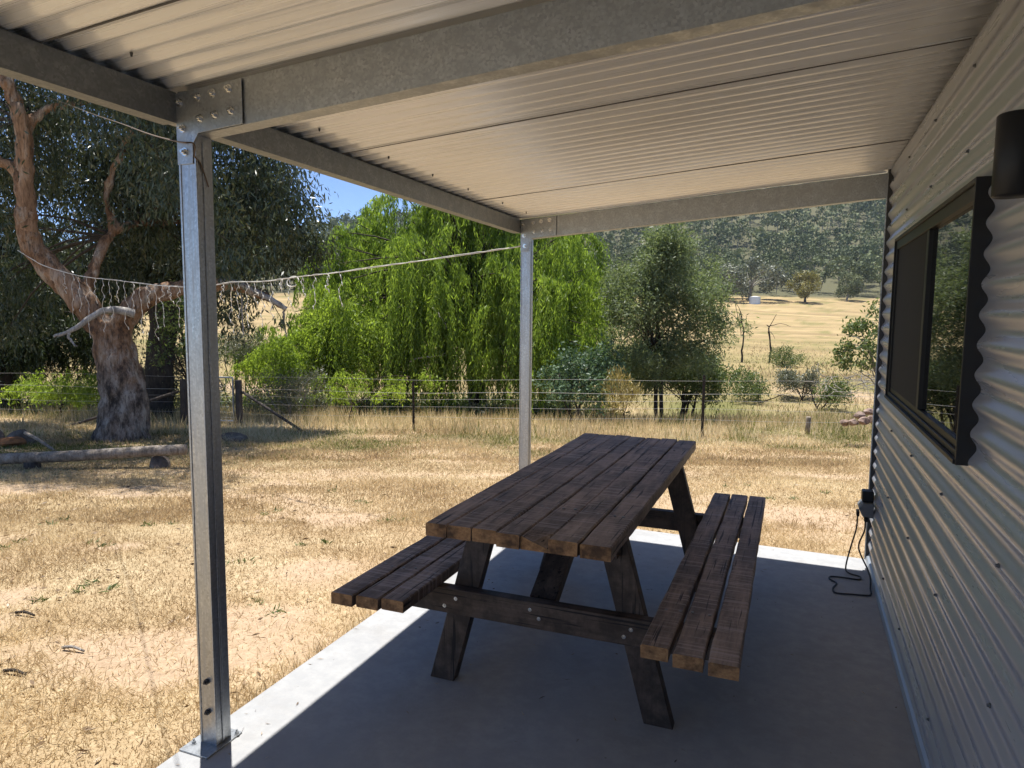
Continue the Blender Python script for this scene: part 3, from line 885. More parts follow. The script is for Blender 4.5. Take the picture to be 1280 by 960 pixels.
limb(mb, [G(104, 380, 10.7), G(118, 330, 10.9), G(142, 290, 11.2), G(180, 278, 11.6), G(225, 276, 12), G(275, 262, 12.4), G(320, 230, 12.6), G(345, 205, 12.6)], 8 * sc, 2.6 * sc, 26, 8, .014)
limb(mb, [G(142, 290, 11.2), G(135, 240, 11.2), G(150, 190, 11), G(190, 120, 10.8), G(210, 40, 10.6)], 6 * sc, 2.4 * sc, 16, 8, .014)
fused('trunk', mb, M['gumbark'], gum, .028, .045, .20)
mb = MB()
limb(mb, [G(38, 300, 10.37), G(33, 262, 10.26), G(30, 215, 10.17), G(30, 170, 10.07), G(20, 130, 9.97)], 10.2 * sc, 7.2 * sc, 18, 12, .006, .03)
limb(mb, [G(33, 235, 10.27), G(16, 210, 10.17), G(-10, 195, 10.07), G(-60, 150, 9.97)], 8 * sc, 4 * sc, 12, 8, .006, .03)
limb(mb, [G(62, 334, 10.46), G(80, 351, 10.53), G(105, 384, 10.62)], 12 * sc, 15 * sc, 9, 12, .006, .04)
part('bare_limb', mb, M['smoothbark'], gum, True)
for pts, ra, rb in (([(168, 392, 10.5), (150, 388, 10.4), (128, 389, 10.3), (102, 405, 10.2), (84, 416, 10.15), (66, 421, 10.1)], 5.5, 1.6), ([(86, 414, 10.15), (88, 425, 10.15), (96, 433, 10.15)], 2, .8),
                    ([(262, 357, 11.05), (290, 354, 11.05), (320, 364.5, 11.05), (345, 378, 11.05), (357, 386, 11.05)], 5.2, 2.8), ([(355, 385, 11.1), (355, 400, 11.1), (358, 421, 11.1)], 1.8, .7), ([(300, 362, 11.1), (304, 408, 11.1), (303, 421, 11.1)], 1.2, .6),
                    ([(270, 258, 12), (290, 262, 12), (310, 280, 12), (330, 300, 12)], 2.6, .9), ([(272, 268, 12), (300, 262, 12.1), (335, 272, 12.2), (352, 268, 12.2)], 2.6, .9),
                    ([(352, 265, 12.6), (352, 230, 12.6), (357, 205, 12.6)], 2.6, .9), ([(353, 245, 12.6), (364, 225, 12.6), (373, 210, 12.6)], 2.4, .8)):
    mb = MB(); limb(mb, [G(*q) for q in pts], ra * sc, rb * sc, 16, 7, .007, .1)
    part('dead_branch', mb, M['deadwood'], gum, True)
cl = [(300, 200, 12.4, .6), (340, 235, 12.5, .62), (370, 262, 12.6, .5), (388, 300, 12.6, .46), (350, 300, 12.4, .6), (310, 270, 12.3, .65), (280, 330, 12.2, .45), (312, 372, 12.2, .30), (330, 335, 12.3, .5), (290, 232, 12.2, .6),
      (372, 322, 12.5, .48), (270, 300, 12.0, .5), (320, 170, 12.4, .6), (292, 352, 12.2, .33), (285, 385, 12.1, .22), (255, 250, 12, .6), (240, 200, 11.8, .6), (350, 395, 11.1, .10), (300, 320, 12.6, .5), (395, 325, 12.6, .28), (320, 240, 11.5, .6), (350, 270, 11.6, .55), (290, 290, 11.4, .5), (330, 300, 11.5, .5), (270, 260, 11.2, .5), (300, 180, 11.4, .6), (350, 210, 11.6, .5)]
for _ in range(400):
    if len(cl) > 118: break
    px, py, d_ = rng.uniform(-170, 300), rng.uniform(-150, 330), rng.uniform(9.6, 13.2)
    if px < 75 and 120 < py < 330 and d_ < 10.9 and rng.random() < .6: continue
    if py > 275 and px < 215: continue
    if abs(px - 150) < 26 and abs(py - 205) < 30: continue
    cl.append((px, py, d_, rng.uniform(.42, .72)))
for _ in range(16): cl.append((rng.uniform(-60, 230), rng.uniform(-270, -90), rng.uniform(7.5, 8.7), rng.uniform(.4, .65)))
for _ in range(16): cl.append((rng.uniform(235, 365), rng.uniform(-140, 150), rng.uniform(11.8, 13.2), rng.uniform(.5, .7)))
for _ in range(26): cl.append((rng.uniform(-260, 190), rng.uniform(-330, -60), rng.uniform(8.2, 10.2), rng.uniform(.5, .75)))
for px, py in ((-60, 330), (-20, 380), (20, 340), (-90, 400), (45, 370), (10, 410), (60, 300)): cl.append((px, py, 12.6, .55))
cents = [at(a, b, c) for a, b, c, _ in cl]; rads = [q[3] for q in cl]
P_, D_, R_ = cloud(cents, rads, 820, 26, .15, .8, .35, 1.0, .55, .2)
leaves('crown', P_, D_, rng.uniform(.09, .15, len(P_)), rng.uniform(.020, .034, len(P_)), M['gumleaf'], gum, R_)
mb = MB()
nodes = [at(30, 150, 10.1), at(95, 128, 10.3), at(180, 278, 11.6), at(275, 262, 12.4), at(330, 220, 12.6), at(150, 190, 11), at(200, 80, 10.7), at(-30, 20, 9.8), at(140, 295, 11.2)]
for c in cents:
    s_ = min(nodes, key=lambda q: np.linalg.norm(q - c)); branches(mb, s_, [c], .028, .006)
part('twig', mb, M['brownbark'], gum, True)


def simple_tree(name, label, cat, base, top, clumps, leafm, barkm, r0, n_per=420, L=(.07, .12), W=(.02, .035), group=None, down=.6, spread=.8, flat=.85, stems=1, twig_r=.15, outw=.4, lean=None, nb=None):
    t = thing(name, base, label, cat, group); base = np.asarray(base, float); top = np.asarray(top, float)
    cents = [np.asarray(c[:3], float) for c in clumps]; rads = [c[3] for c in clumps]
    mb = MB()
    for s in range(stems):
        b0 = base + (np.array([rng.uniform(-.25, .25), rng.uniform(-.2, .2), -.15]) if stems > 1 else np.array([0, 0, -.15]))
        tp = top + (rng.normal(size=3) * .35 * np.array([1, 1, .3]) if stems > 1 else 0)
        mid = (b0 + tp) / 2 + rng.normal(size=3) * .05 * np.linalg.norm(tp - b0) * np.array([1, 1, .2])
        limb(mb, [b0, mid, tp], r0, r0 * .45, 14, 9, .006)
        for c in cents[s::stems]:
            f = rng.uniform(.3, 1); branches(mb, b0 + (mid - b0) * min(1, f * 2) if f < .5 else mid + (tp - mid) * (f * 2 - 1), [c], r0 * .34, .006)
    part('trunk', mb, barkm, t, True)
    P, D, R = cloud(cents, rads, n_per * 2.6, 30, twig_r, flat, .3, down, spread, outw)
    leaves('crown' if cat == 'tree' else 'foliage', P, D, rng.uniform(*L, len(P)), rng.uniform(*W, len(P)), leafm, t, R)
    return t


def clumps_px(specs): return [(*at(a, b, c), r) for a, b, c, r in specs]


# second gum behind
B = foot(196, 14.6)
cl = [(rng.uniform(90, 345), rng.uniform(-60, 330), rng.uniform(14, 16.5), rng.uniform(.5, .85)) for _ in range(46)]
cl = [c for c in cl if not (abs(c[0] - 192) < 38 and 130 < c[1] < 250 and c[2] < 15)]
cl += [(rng.uniform(105, 300), rng.uniform(320, 400), rng.uniform(15, 16.5), rng.uniform(.45, .65)) for _ in range(16)]
cl += [(px, py, 14.1, .5) for px, py in ((185, 290), (215, 300), (200, 325), (222, 345), (190, 350), (170, 315))]
t2 = thing('gum_tree', B, 'second gum tree with brown trunk standing behind the huge gnarled gum', 'tree')
mb = MB(); s2 = 14.6 / 891
limb(mb, [B - np.array([0, 0, .2]), at(202, 430, 14.6), at(204, 330, 14.6), at(196, 250, 14.6), at(191, 190, 14.6), at(190, 150, 14.6), at(180, 60, 14.6)], 17 * s2, 13 * s2, 26, 12, .02)
limb(mb, [at(194, 245, 14.6), at(210, 215, 14.5), at(214, 175, 14.4), at(225, 90, 14.3)], 10 * s2, 7 * s2, 14, 10, .02)
fused('trunk', mb, M['gumbark_shaded'], t2, .05, .04, .3)
P_, D_, R_ = cloud([at(*c[:3]) for c in cl], [c[3] for c in cl], 700, 28, .18, .8, .3, 1, .6, .2)
leaves('crown', P_, D_, rng.uniform(.11, .19, len(P_)), rng.uniform(.026, .044, len(P_)), M['gumleaf'], t2, R_)
mb = MB()
for c in cl: branches(mb, at(196 + (rng.random() - .5) * 10, rng.uniform(130, 250), 14.6), [at(*c[:3])], .03, .007)
part('twig', mb, M['brownbark'], t2, True)

# ------------------------------------------------------------------ drooping trees
def weeping(name, label, base, tips, leafm, barkm, r0, strands, per, L, W, fork, group=None, step=.085, minz=.15, cat='tree', spread=.55):
    """weeping tree: arching boughs, each ending in a fountain of hanging leafy strands"""
    t = thing(name, base, label, cat, group); base = np.asarray(base, float); fork = np.asarray(fork, float)
    mb = MB(); limb(mb, [base - np.array([0, 0, .2]), (base + fork) / 2 + rng.normal(size=3) * .08, fork], r0, r0 * .6, 12, 10, .01)
    P, D, R = [], [], []
    for c, rr_, ln in tips:
        c = np.asarray(c, float)
        branches(mb, fork + (base - fork) * rng.uniform(0, .3), [c], r0 * .2, .008)
        n = max(6, int(strands * (rr_ / .6) ** 1.3)); tone = rng.random()
        a = rng.random(n) * 2 * PI; q = np.sqrt(rng.random(n)) * rr_
        s0 = c + np.stack([np.cos(a) * q, np.sin(a) * q, .22 * rr_ * (1 - (q / rr_) ** 2) + rng.normal(size=n) * .06], 1)
        nb = max(2, n // 9); bi = rng.integers(0, nb, n); bc = s0[rng.integers(0, n, nb)]; btone = rng.random(nb)
        s0 = bc[bi] + rng.normal(size=(n, 3)) * np.array([.055, .055, .05])
        a = np.arctan2(s0[:, 1] - c[1], s0[:, 0] - c[0])
        out_ = np.stack([np.cos(a), np.sin(a), np.zeros(n)], 1)
        ll = ln * rng.uniform(.45, 1.1, n)
        for i in range(n):
            m_ = int(min(per, ll[i] / step))
            s = np.arange(m_) * step
            ph = rng.uniform(0, 6); sway = rng.normal(size=2) * .05
            ex = (1 - np.exp(-s * 2.2)) * .42 * rng.uniform(.4, 1.4)
            pt = s0[i] + out_[i] * ex[:, None]
            pt[:, 2] += .10 * np.sin(np.minimum(s * 4, PI)) * .6 - s + ex * .4
            pt[:, 0] += np.sin(s * 1.7 + ph) * .035 + sway[0] * s; pt[:, 1] += np.cos(s * 1.5 + ph) * .035 + sway[1] * s
            g_ = ground_z(pt[:, 0], pt[:, 1]) + minz * rng.uniform(.3, 3)
            pt = pt[pt[:, 2] > g_]
            if len(pt) == 0: continue
            pt = np.repeat(pt, 2, 0) + rng.normal(size=(len(pt) * 2, 3)) * .02
            dd = rng.normal(size=pt.shape) * spread; dd[:, 2] -= 1.0
            P.append(pt); D.append(dd); R.append(np.full(len(pt), tone * .3 + btone[bi[i]] * .4) + rng.random(len(pt)) * .3)
    part('trunk', mb, barkm, t, True)
    P, D, R = np.concatenate(P), np.concatenate(D), np.concatenate(R)
    leaves('crown' if cat == 'tree' else 'foliage', P, D, rng.uniform(*L, len(P)), rng.uniform(*W, len(P)), leafm, t, R)
    return t


wtips = []
def wtop(px): return float(np.interp(px, [395, 415, 440, 480, 540, 600, 660, 700, 722, 740, 750], [330, 292, 272, 248, 215, 190, 215, 262, 292, 330, 360]))
for _ in range(120):
    px = rng.uniform(400, 744); py = wtop(px) + 10 + abs(rng.normal()) * 70
    if py > 420: continue
    wtips.append((at(px, py, rng.uniform(17.8, 22.5)), rng.uniform(.34, .62), rng.uniform(.9, 2.4)))
for px in np.linspace(404, 742, 18):
    wtips.append((at(px, wtop(px) + 8, rng.uniform(19, 21)), .5, rng.uniform(1.8, 3.2)))
for _ in range(26):                                   # skirt on the left
    f = rng.random(); px = 420 - 95 * f + rng.normal() * 10; py = 385 + 68 * f + rng.normal() * 12
    wtips.append((at(px, py, rng.uniform(17.2, 20)), rng.uniform(.34, .5), rng.uniform(.8, 1.5)))
for _ in range(95):                                   # the curtains that reach the ground on the near side
    px = rng.uniform(405, 735); py = rng.uniform(max(wtop(px) + 20, 290), 440)
    wtips.append((at(px, py, rng.uniform(16.9, 18.6)), rng.uniform(.26, .44), (508 - py) / 891 * 17.5 * rng.uniform(.75, 1.25)))
for px, py in ((716, 330), (736, 352), (746, 372), (728, 395), (690, 300), (705, 350)):
    wtips.append((at(px, py, rng.uniform(17.8, 19.5)), .36, rng.uniform(1.2, 2.2)))
B = foot(600, 20)
weeping('willow_tree', 'large bright green weeping willow in the middle beyond the wire fence', B, wtips, M['willowleaf'], M['brownbark'], .28, 40, 46, (.11, .18), (.020, .031), at(590, 400, 20), spread=.34)
# dead twigs in the willow
for pts in ([(540, 385), (548, 392), (554, 400), (558, 410)], [(512, 452), (528, 447), (540, 446), (556, 441)]):
    mb = MB(); limb(mb, [at(a, b, 17.1) for a, b in pts], .022, .007, 12, 6, .02)
    part('dead_branch', mb, M['deadwood'], bpy.data.objects['willow_tree'], True)

# low willow in front, spilling left
wt = []
for px, py, r_, ln in [(345, 442, .5, .9), (330, 458, .45, .8), (360, 430, .5, 1.0), (385, 418, .5, 1.2), (405, 400, .55, 1.3), (420, 420, .5, 1.2), (365, 465, .5, .8), (395, 452, .5, 1.0), (440, 445, .5, 1.0), (320, 452, .35, .6), (430, 380, .5, 1.4), (412, 365, .45, 1.2), (450, 405, .5, 1.3), (375, 445, .5, .9)]:
    wt.append((at(px, py, rng.uniform(16.4, 18)), r_, ln))
weeping('willow_tree', 'low young willow spilling down on the left side of the large willow', foot(395, 17), wt, M['brightleaf'], M['brownbark'], .05, 165, 26, (.07, .12), (.02, .034), at(395, 440, 17))
wt = []
for px, py, r_, ln in [(418, 478, .34, .6), (432, 488, .32, .5), (410, 492, .3, .45), (440, 470, .32, .6), (497, 480, .3, .6), (512, 470, .3, .7), (425, 500, .3, .4), (488, 495, .3, .4)]:
    wt.append((at(px, py, rng.uniform(14.2, 15)), r_, ln))
weeping('willow_shrub', 'small bright willow shrub leaning against the fence wires left of a star picket', foot(430, 14.5), wt, M['brightleaf'], M['brownbark'], .022, 70, 18, (.06, .10), (.018, .03), at(440, 503, 14.5), cat='shrub')
wt = []
for px, py, r_, ln in [(40, 482, .4, .6), (60, 476, .42, .7), (85, 474, .42, .7), (110, 478, .4, .7), (125, 488, .35, .5), (35, 478, .35, .5), (70, 490, .4, .5), (100, 492, .4, .5), (50, 495, .35, .4), (85, 500, .4, .35)]:
    wt.append((at(px, py, rng.uniform(14.2, 15.4)), r_, ln))
weeping('willow_shrub', 'rounded bright green shrub behind the fence left of the huge gum trunk', foot(80, 14.8), wt, M['brightleaf'], M['brownbark'], .025, 80, 18, (.06, .10), (.018, .03), at(80, 503, 14.8), cat='shrub')
# dark casuarina mass at far left
wt = []
for _ in range(105):
    px, py = rng.uniform(-190, 112), rng.uniform(230, 462)
    if px > 60 and py < 330: continue
    wt.append((at(px, py, rng.uniform(15.5, 18.5)), rng.uniform(.45, .75), rng.uniform(.9, 1.9)))
for _ in range(34): wt.append((at(rng.uniform(-150, 110), rng.uniform(385, 452), rng.uniform(16, 18)), rng.uniform(.45, .65), rng.uniform(.7, 1.3)))
weeping('casuarina_tree', 'dark drooping tree in deep shade at the left edge behind the huge gum', foot(10, 16.8), wt, M['darkleaf'], M['brownbark'], .22, 48, 30, (.10, .18), (.020, .034), at(20, 380, 16.8), minz=.5)
wt = []
for px, py, d_, r_, ln in [(742, 350, 30, .7, 1.2), (757, 346, 30, .8, 1.6), (770, 352, 30, .7, 1.6), (763, 362, 30, .7, 1.4)]:
    wt.append((at(px, py, d_), r_, ln))
weeping('willow_tree', 'small rounded yellow-green willow just right of the large willow', foot(758, 30), wt, M['brightleaf'], M['brownbark'], .12, 40, 22, (.12, .2), (.04, .06), at(758, 370, 30), step=.13)

# ------------------------------------------------------------------ wattle and shrubs
sp = []
prof = [(304, 824, 26), (320, 826, 48), (342, 830, 64), (364, 834, 76), (386, 836, 84), (408, 838, 88), (432, 838, 84), (455, 838, 74)]
for py, cx, hw in prof:
    for _ in range(7):
        sp.append((cx + rng.uniform(-1, 1) * (hw - 8), py + rng.uniform(-8, 14), rng.uniform(16, 18.6), rng.uniform(.30, .46)))
simple_tree('wattle_tree', 'airy grey-green wattle tree with a round open crown right of the willow', 'tree', foot(815, 17), at(826, 350, 17), clumps_px(sp), M['wattleleaf'], M['brownbark'], .055, 720, (.07, .13), (.020, .036), None, .15, .9, .95, 2, .16, .5)
B = foot(720, 15.6)
simple_tree('leafy_bush', 'dark blue-green leafy bush at the right foot of the large willow', 'bush', B, at(720, 465, 15.6), clumps_px([(690, 478, 15.6, .34), (705, 462, 15.7, .36), (722, 452, 15.8, .36), (742, 462, 15.8, .36), (752, 480, 15.6, .34), (720, 482, 15.4, .38), (738, 492, 15.3, .34), (698, 494, 15.3, .3), (758, 448, 16.2, .34), (768, 470, 16, .34)]),
            M['blueleaf'], M['brownbark'], .03, 560, (.07, .12), (.03, .05), None, -.1, .8, .9, 4)
simple_tree('dry_bush', 'golden dry bush glowing behind the fence left of the wattle trunks', 'bush', foot(775, 15), at(775, 488, 15), clumps_px([(764, 486, 15, .24), (776, 480, 15, .24), (786, 488, 15, .24), (770, 498, 14.8, .24), (792, 496, 14.8, .2)]), M['strawleaf'], M['brownbark'], .014, 620, (.08, .16), (.012, .02), None, -.9, .5, 1, 4)
sp = [(rng.uniform(790, 905), rng.uniform(452, 494), rng.uniform(18.6, 20.5), rng.uniform(.34, .5)) for _ in range(26)]
simple_tree('dark_bush', 'wide dark green thicket under and behind the wattle tree', 'bush', foot(860, 19.4), at(860, 465, 19.4), clumps_px(sp), M['midleaf'], M['brownbark'], .04, 520, (.07, .12), (.026, .045), None, .0, .8, .9, 5)
sp = [(1062, 432, 16, .26), (1058, 450, 16, .24), (1075, 415, 16.2, .28), (1090, 400, 16.3, .26), (1082, 440, 16, .30), (1098, 425, 16, .30), (1110, 410, 16, .3), (1068, 462, 15.8, .20), (1100, 385, 16.4, .24), (1120, 440, 16, .3), (1060, 420, 16, .2), (1054, 440, 16, .18)]
simple_tree('leaning_sapling', 'leafy sapling leaning out beside the far corner of the shed', 'tree', foot(1110, 16), at(1085, 430, 16), clumps_px(sp), M['midleaf'], M['palebark'], .05, 330, (.08, .13), (.035, .055), None, .5, .8, .9, 1)
sp = [(rng.uniform(325, 410), rng.uniform(470, 508), rng.uniform(14.2, 15.2), rng.uniform(.24, .36)) for _ in range(16)]
simple_tree('twiggy_bush', 'pale grey-green twiggy bush behind the wooden gate post and its stay', 'bush', foot(365, 14.6), at(365, 490, 14.6), clumps_px(sp), M['greyleaf'], M['palebark'], .018, 520, (.04, .08), (.012, .02), None, -.3, .9, .9, 5)
sp = [(rng.uniform(165, 262), rng.uniform(440, 510), rng.uniform(14.6, 16), rng.uniform(.3, .42)) for _ in range(18)]
simple_tree('grey_bush', 'grey-green bush filling the gap between the huge gum trunk and the gate', 'bush', foot(212, 15.2), at(212, 480, 15.2), clumps_px(sp), M['greyleaf'], M['brownbark'], .02, 520, (.05, .09), (.018, .03), None, -.1, .9, .9, 5)
sp = [(rng.uniform(260, 330), rng.uniform(424, 462), rng.uniform(18, 20), rng.uniform(.3, .45)) for _ in range(14)]
simple_tree('grey_bush', 'dull purplish-grey thicket beyond the gate under the pale branch', 'bush', foot(296, 19), at(296, 445, 19), clumps_px(sp), M['greyleaf'], M['palebark'], .02, 460, (.05, .10), (.014, .024), None, -.3, .9, .8, 5)
sp = [(205, 440, 13.3, .26), (222, 420, 13.3, .3), (240, 400, 13.3, .3), (225, 385, 13.4, .3), (252, 418, 13.3, .3), (272, 435, 13.2, .28), (212, 400, 13.4, .3), (258, 440, 13.2, .22), (235, 430, 13.1, .25), (246, 378, 13.4, .28)]
simple_tree('young_tree', 'slender young tree with dark stem behind the gate', 'tree', foot(228, 13.5), at(228, 420, 13.4), clumps_px(sp), M['midleaf'], M['brownbark'], .055, 300, (.06, .11), (.024, .04), None, .3, .8, .85, 1)
# shrubs on the far bank of the creek
for i, (px, py, d_, w_, n_, mt, lb) in enumerate([(945, 482, 27, 20, 5, 'midleaf', 'green bush on the creek bank right of the dark thicket'), (1000, 474, 27.5, 24, 7, 'greyleaf', 'grey-green bush on the creek bank in front of the bare twigs'), (1030, 490, 25, 18, 4, 'midleaf', 'low dark green bush in the creek left of the rock pile'),
                                                  (980, 448, 40, 18, 5, 'midleaf', 'small green bush out in the paddock below the bare saplings')]):
    sp = [(px + rng.uniform(-1, 1) * w_, py + rng.uniform(-9, 9), d_ + rng.uniform(-.5, .5), rng.uniform(.32, .5)) for _ in range(n_)]
    simple_tree('creek_bush', lb, 'bush', foot(px, d_), at(px, py, d_), clumps_px(sp), M[mt], M['brownbark'], .03, 420, (.08, .14), (.03, .05), None, -.1, .9, .85, 3)
# dead twig pile on the bank behind the sapling
mb = MB()
for _ in range(60):
    a = at(rng.uniform(1018, 1120), rng.uniform(468, 490), rng.uniform(22.5, 24)); b = a + rng.normal(size=3) * np.array([.5, .5, .25]); limb(mb, [a, (a + b) / 2 + rng.normal(size=3) * .08, b], .014, .005, 6, 4)
tag(part('twig_pile', mb, M['palebark'], None, True), 'heap of bare grey twigs on the creek bank behind the leaning sapling', 'brush pile')
# bare saplings in the far paddock
for px, py0, py1, d_, lb in ((926, 432, 388, 48, 'taller bare sapling with a few leaves standing out in the paddock'), (960, 434, 406, 46, 'shorter dead stump of a sapling right of the taller bare one')):
    b = foot(px, d_); tp = at(px, py1, d_); t = thing('paddock_sapling', b, lb, 'sapling')
    mb = MB(); limb(mb, [b - np.array([0, 0, .2]), (b + tp) / 2 + np.array([.12, 0, 0]), tp], .075, .03, 12, 7, .03, .2)
    for _ in range(5): branches(mb, b + (tp - b) * rng.uniform(.4, 1), [b + (tp - b) * rng.uniform(.6, 1.1) + rng.normal(size=3) * .55], .028, .010)
    part('trunk', mb, M['brownbark'], t, True)
    cs = [b + (tp - b) * f + rng.normal(size=3) * .3 for f in ((.35, .75, .95, .5) if px < 940 else (.3,))]
    P_, D_, R_ = cloud(cs, [.38] * len(cs), 150, 12, .2, .9)
    leaves('foliage', P_, D_, .16, .06, M['midleaf'], t, R_)

# ------------------------------------------------------------------ far side: individual trees, tank and shed at the edge of the wood
def far_tree(px, py, d_, wpx, hpx, mt, lb, n_=26, bark_='palebark'):
    s = d_ / 891; b = foot(px, d_); w = wpx * s / 2; hh = hpx * s
    cs = []
    for _ in range(n_):
        u = unit(rng.normal(size=3)); cs.append((b[0] + u[0] * w * .8, b[1] + u[1] * w * .8, b[2] + hh * .58 + u[2] * hh * .33, rng.uniform(.25, .38) * min(w, hh * .6)))
    t = thing('paddock_tree', b, lb, 'tree'); mb = MB(); tp = b + np.array([0, 0, hh * .5])
    limb(mb, [b - np.array([0, 0, .5]), (b + tp) / 2 + np.array([.3, 0, 0]), tp], hh * .045, hh * .02, 8, 7, .05)
    for c in cs[::3]: branches(mb, b + (tp - b) * .6, [np.array(c[:3])], hh * .016, .05)
    part('trunk', mb, M[bark_], t, True)
    P_, D_, R_ = cloud([np.array(c[:3]) for c in cs], [c[3] for c in cs], 3, 2, .1)
    # leaf clumps sized for the distance
    P, D, R, FN = [], [], [], []
    for c in cs:
        n = 170; u = unit(rng.normal(size=(n, 3))); P.append(np.array(c[:3]) + u * c[3] * rng.uniform(.6, 1.05, (n, 1))); FN.append(u); D.append(rng.normal(size=(n, 3))); R.append(rng.random() * .5 + rng.random(n) * .5)
    P, D, R = np.concatenate(P), np.concatenate(D), np.concatenate(R)
    leaves('crown', P, D, rng.uniform(.4, .75, len(P)) * hh / 9, rng.uniform(.25, .5, len(P)) * hh / 9, M[mt], t, R, None, None, np.concatenate(FN))


far_tree(932, 372, 178, 92, 50, 'greyleaf', 'broad grey-brown gum beside the pale tank at the foot of the hill', 34)
far_tree(1000, 376, 172, 42, 38, 'yellowleaf', 'round yellow-green tree at the foot of the hill right of the pale tank', 20, 'brownbark')
far_tree(1052, 374, 184, 40, 32, 'forest', 'low olive bushy tree at the field edge left of the shed corner', 18)
far_tree(870, 370, 186, 48, 40, 'forest', 'dark olive tree at the field edge showing right above the wattle', 18)
b = foot(939, 170); s = 170 / 891
tank = thing('water_tank', b, 'pale blue-grey metal tank under the broad grey gum across the field', 'tank')
mb = MB(); mb.tube([b + np.array([0, 0, z]) for z in (-.3, .1, 1.55, 1.6)], [1.25, 1.25, 1.25, 1.22], 28); part('tank_body', mb, M['tank'], tank)
mb = MB(); mb.tube([b + np.array([0, 0, z]) for z in (1.6, 1.78)], [1.28, .25], 28); part('roof', mb, M['shedroof'], tank)
b = at(757, 357, 120); b[2] = float(ground_z(b[0], b[1])); top = at(757, 352, 120)[2]
sh2 = thing('farm_shed', b, 'distant long farm shed with pale roof glimpsed behind the wattle', 'shed')
Dv, Lv = np.array([-SY, CY, 0]), np.array([CY, SY, 0])
def fbox(mb, c, l0, l1, d0, d1, z0, z1, rise=0):
    q = [c + Lv * a + Dv * e for a, e in ((l0, d0), (l1, d0), (l1, d1), (l0, d1))]
    mb.add([(*p[:2], z0) for p in q] + [(*q[0][:2], z1), (*q[1][:2], z1), (*q[2][:2], z1 + rise), (*q[3][:2], z1 + rise)], MB.BOXF)
mb = MB(); fbox(mb, b, -2.6, 2.6, 0, 5, b[2] - .3, top - .35); part('wall', mb, M['shedwall'], sh2)
mb = MB(); fbox(mb, b, -2.9, 2.9, -.3, 5.3, top - .34, top - .2, .5); part('roof', mb, M['shedroof'], sh2)


def forest():
    P, D, R, S, MI, FN = [], [], [], [], [], []
    d_ = 193.0
    while d_ < 575:
        sp_ = 6.6 + (d_ - 190) * .009
        for l_ in np.arange(-.68 * d_, .95 * d_, sp_):
            dd, ll = d_ + rng.uniform(-.5, .5) * sp_, l_ + rng.uniform(-.5, .5) * sp_
            X, Y = xy(dd, ll)
            if rng.random() < .08 + .35 * (float(vnoise(X, Y, 38, 88)) > .78): continue
            z = float(ground_z(X, Y)); hh = rng.uniform(6.5, 11.5) * (1.25 if rng.random() < .12 else 1.0); w = hh * rng.uniform(.30, .46)
            tone = np.clip(rng.normal(.42, .26), 0, .95); q = 36 if d_ < 270 else (20 if d_ < 380 else 10)
            for _ in range(7 if d_ < 270 else 6):
                u = unit(rng.normal(size=3)); c = np.array([X, Y, z + hh * .62]) + u * np.array([w * .72, w * .72, hh * .24]); r_ = w * rng.uniform(.36, .56)
                v = unit(rng.normal(size=(q, 3))); v[:, 2] = np.abs(v[:, 2]) * 1.1 - .3
                P.append(c + v * r_ * rng.uniform(.65, 1.0, (q, 1))); D.append(rng.normal(size=(q, 3))); FN.append(v)
                R.append(tone * .7 + rng.random() * .14 + rng.random(q) * .16); S.append(np.full(q, r_ * (.62 if d_ < 270 else (.85 if d_ < 380 else 1.2)))); MI.append(np.zeros(q, int))
            for _ in range(2 if rng.random() < .4 else 1):
                P.append(np.array([[X + rng.normal() * .4, Y, z]])); D.append(np.array([[rng.normal() * .15, rng.normal() * .15, 1.]])); R.append(np.array([rng.random()])); S.append(np.array([-hh * .75])); MI.append(np.ones(1, int)); FN.append(np.array([[SY, -CY, 0.]]))
        d_ += sp_ * .9
    P, D, R, S, MI, FN = (np.concatenate(q) for q in (P, D, R, S, MI, FN))
    n = len(P); L = np.where(S > 0, np.abs(S) * rng.uniform(.5, .9, n), np.abs(S)); W = np.where(S > 0, np.abs(S) * rng.uniform(.4, .7, n), .40)
    o = leaves('forest', P, D, L, W, [M['forest'], M['palebark']], None, R, (0, 0, 0), MI, FN)
    tag(o, 'open grey-green eucalypt woodland covering the hill', None, None, 'stuff')


def undergrowth():
    P, D, R, MI, LL = [], [], [], [], []
    for q_ in range(520):
        d_, l_ = (rng.uniform(15.6, 27), rng.uniform(-17, 2.6)) if q_ < 330 else (rng.uniform(18.5, 23), rng.uniform(-9, 1.5))
        if d_ < 17.5 and rng.random() < .45: continue
        X, Y = xy(d_, l_); z = float(ground_z(X, Y)); r_ = rng.uniform(.25, .6) * (1.2 if d_ > 21 else .9); n = int(520 * r_)
        u = unit(rng.normal(size=(n, 3))); u[:, 2] = np.abs(u[:, 2])
        P.append(np.array([X, Y, z]) + u * np.array([r_ * 1.2, r_ * 1.2, r_ * 1.15]) * rng.uniform(.35, 1, (n, 1))); D.append(u + rng.normal(size=(n, 3)) * .8)
        R.append(rng.random() * .5 + rng.random(n) * .5); MI.append(np.full(n, rng.choice([0, 0, 1, 2, 2, 3]) if q_ < 330 else rng.choice([0, 0, 1])))
    P, D, R, MI = (np.concatenate(q) for q in (P, D, R, MI))
    o = leaves('undergrowth', P, D, rng.uniform(.06, .13, len(P)), rng.uniform(.025, .05, len(P)), [M['midleaf'], M['darkleaf'], M['greyleaf'], M['strawleaf']], None, R, (0, 0, 0), MI)
    tag(o, 'tangled low green and grey undergrowth along the creek behind the fence', None, None, 'stuff')


undergrowth()
forest()

# ------------------------------------------------------------------ grass
def in_built(x, y):
    return ((x > -1.75) & (y < 4.50) & (x < .62)) | ((x > .40) & (y < 4.42))


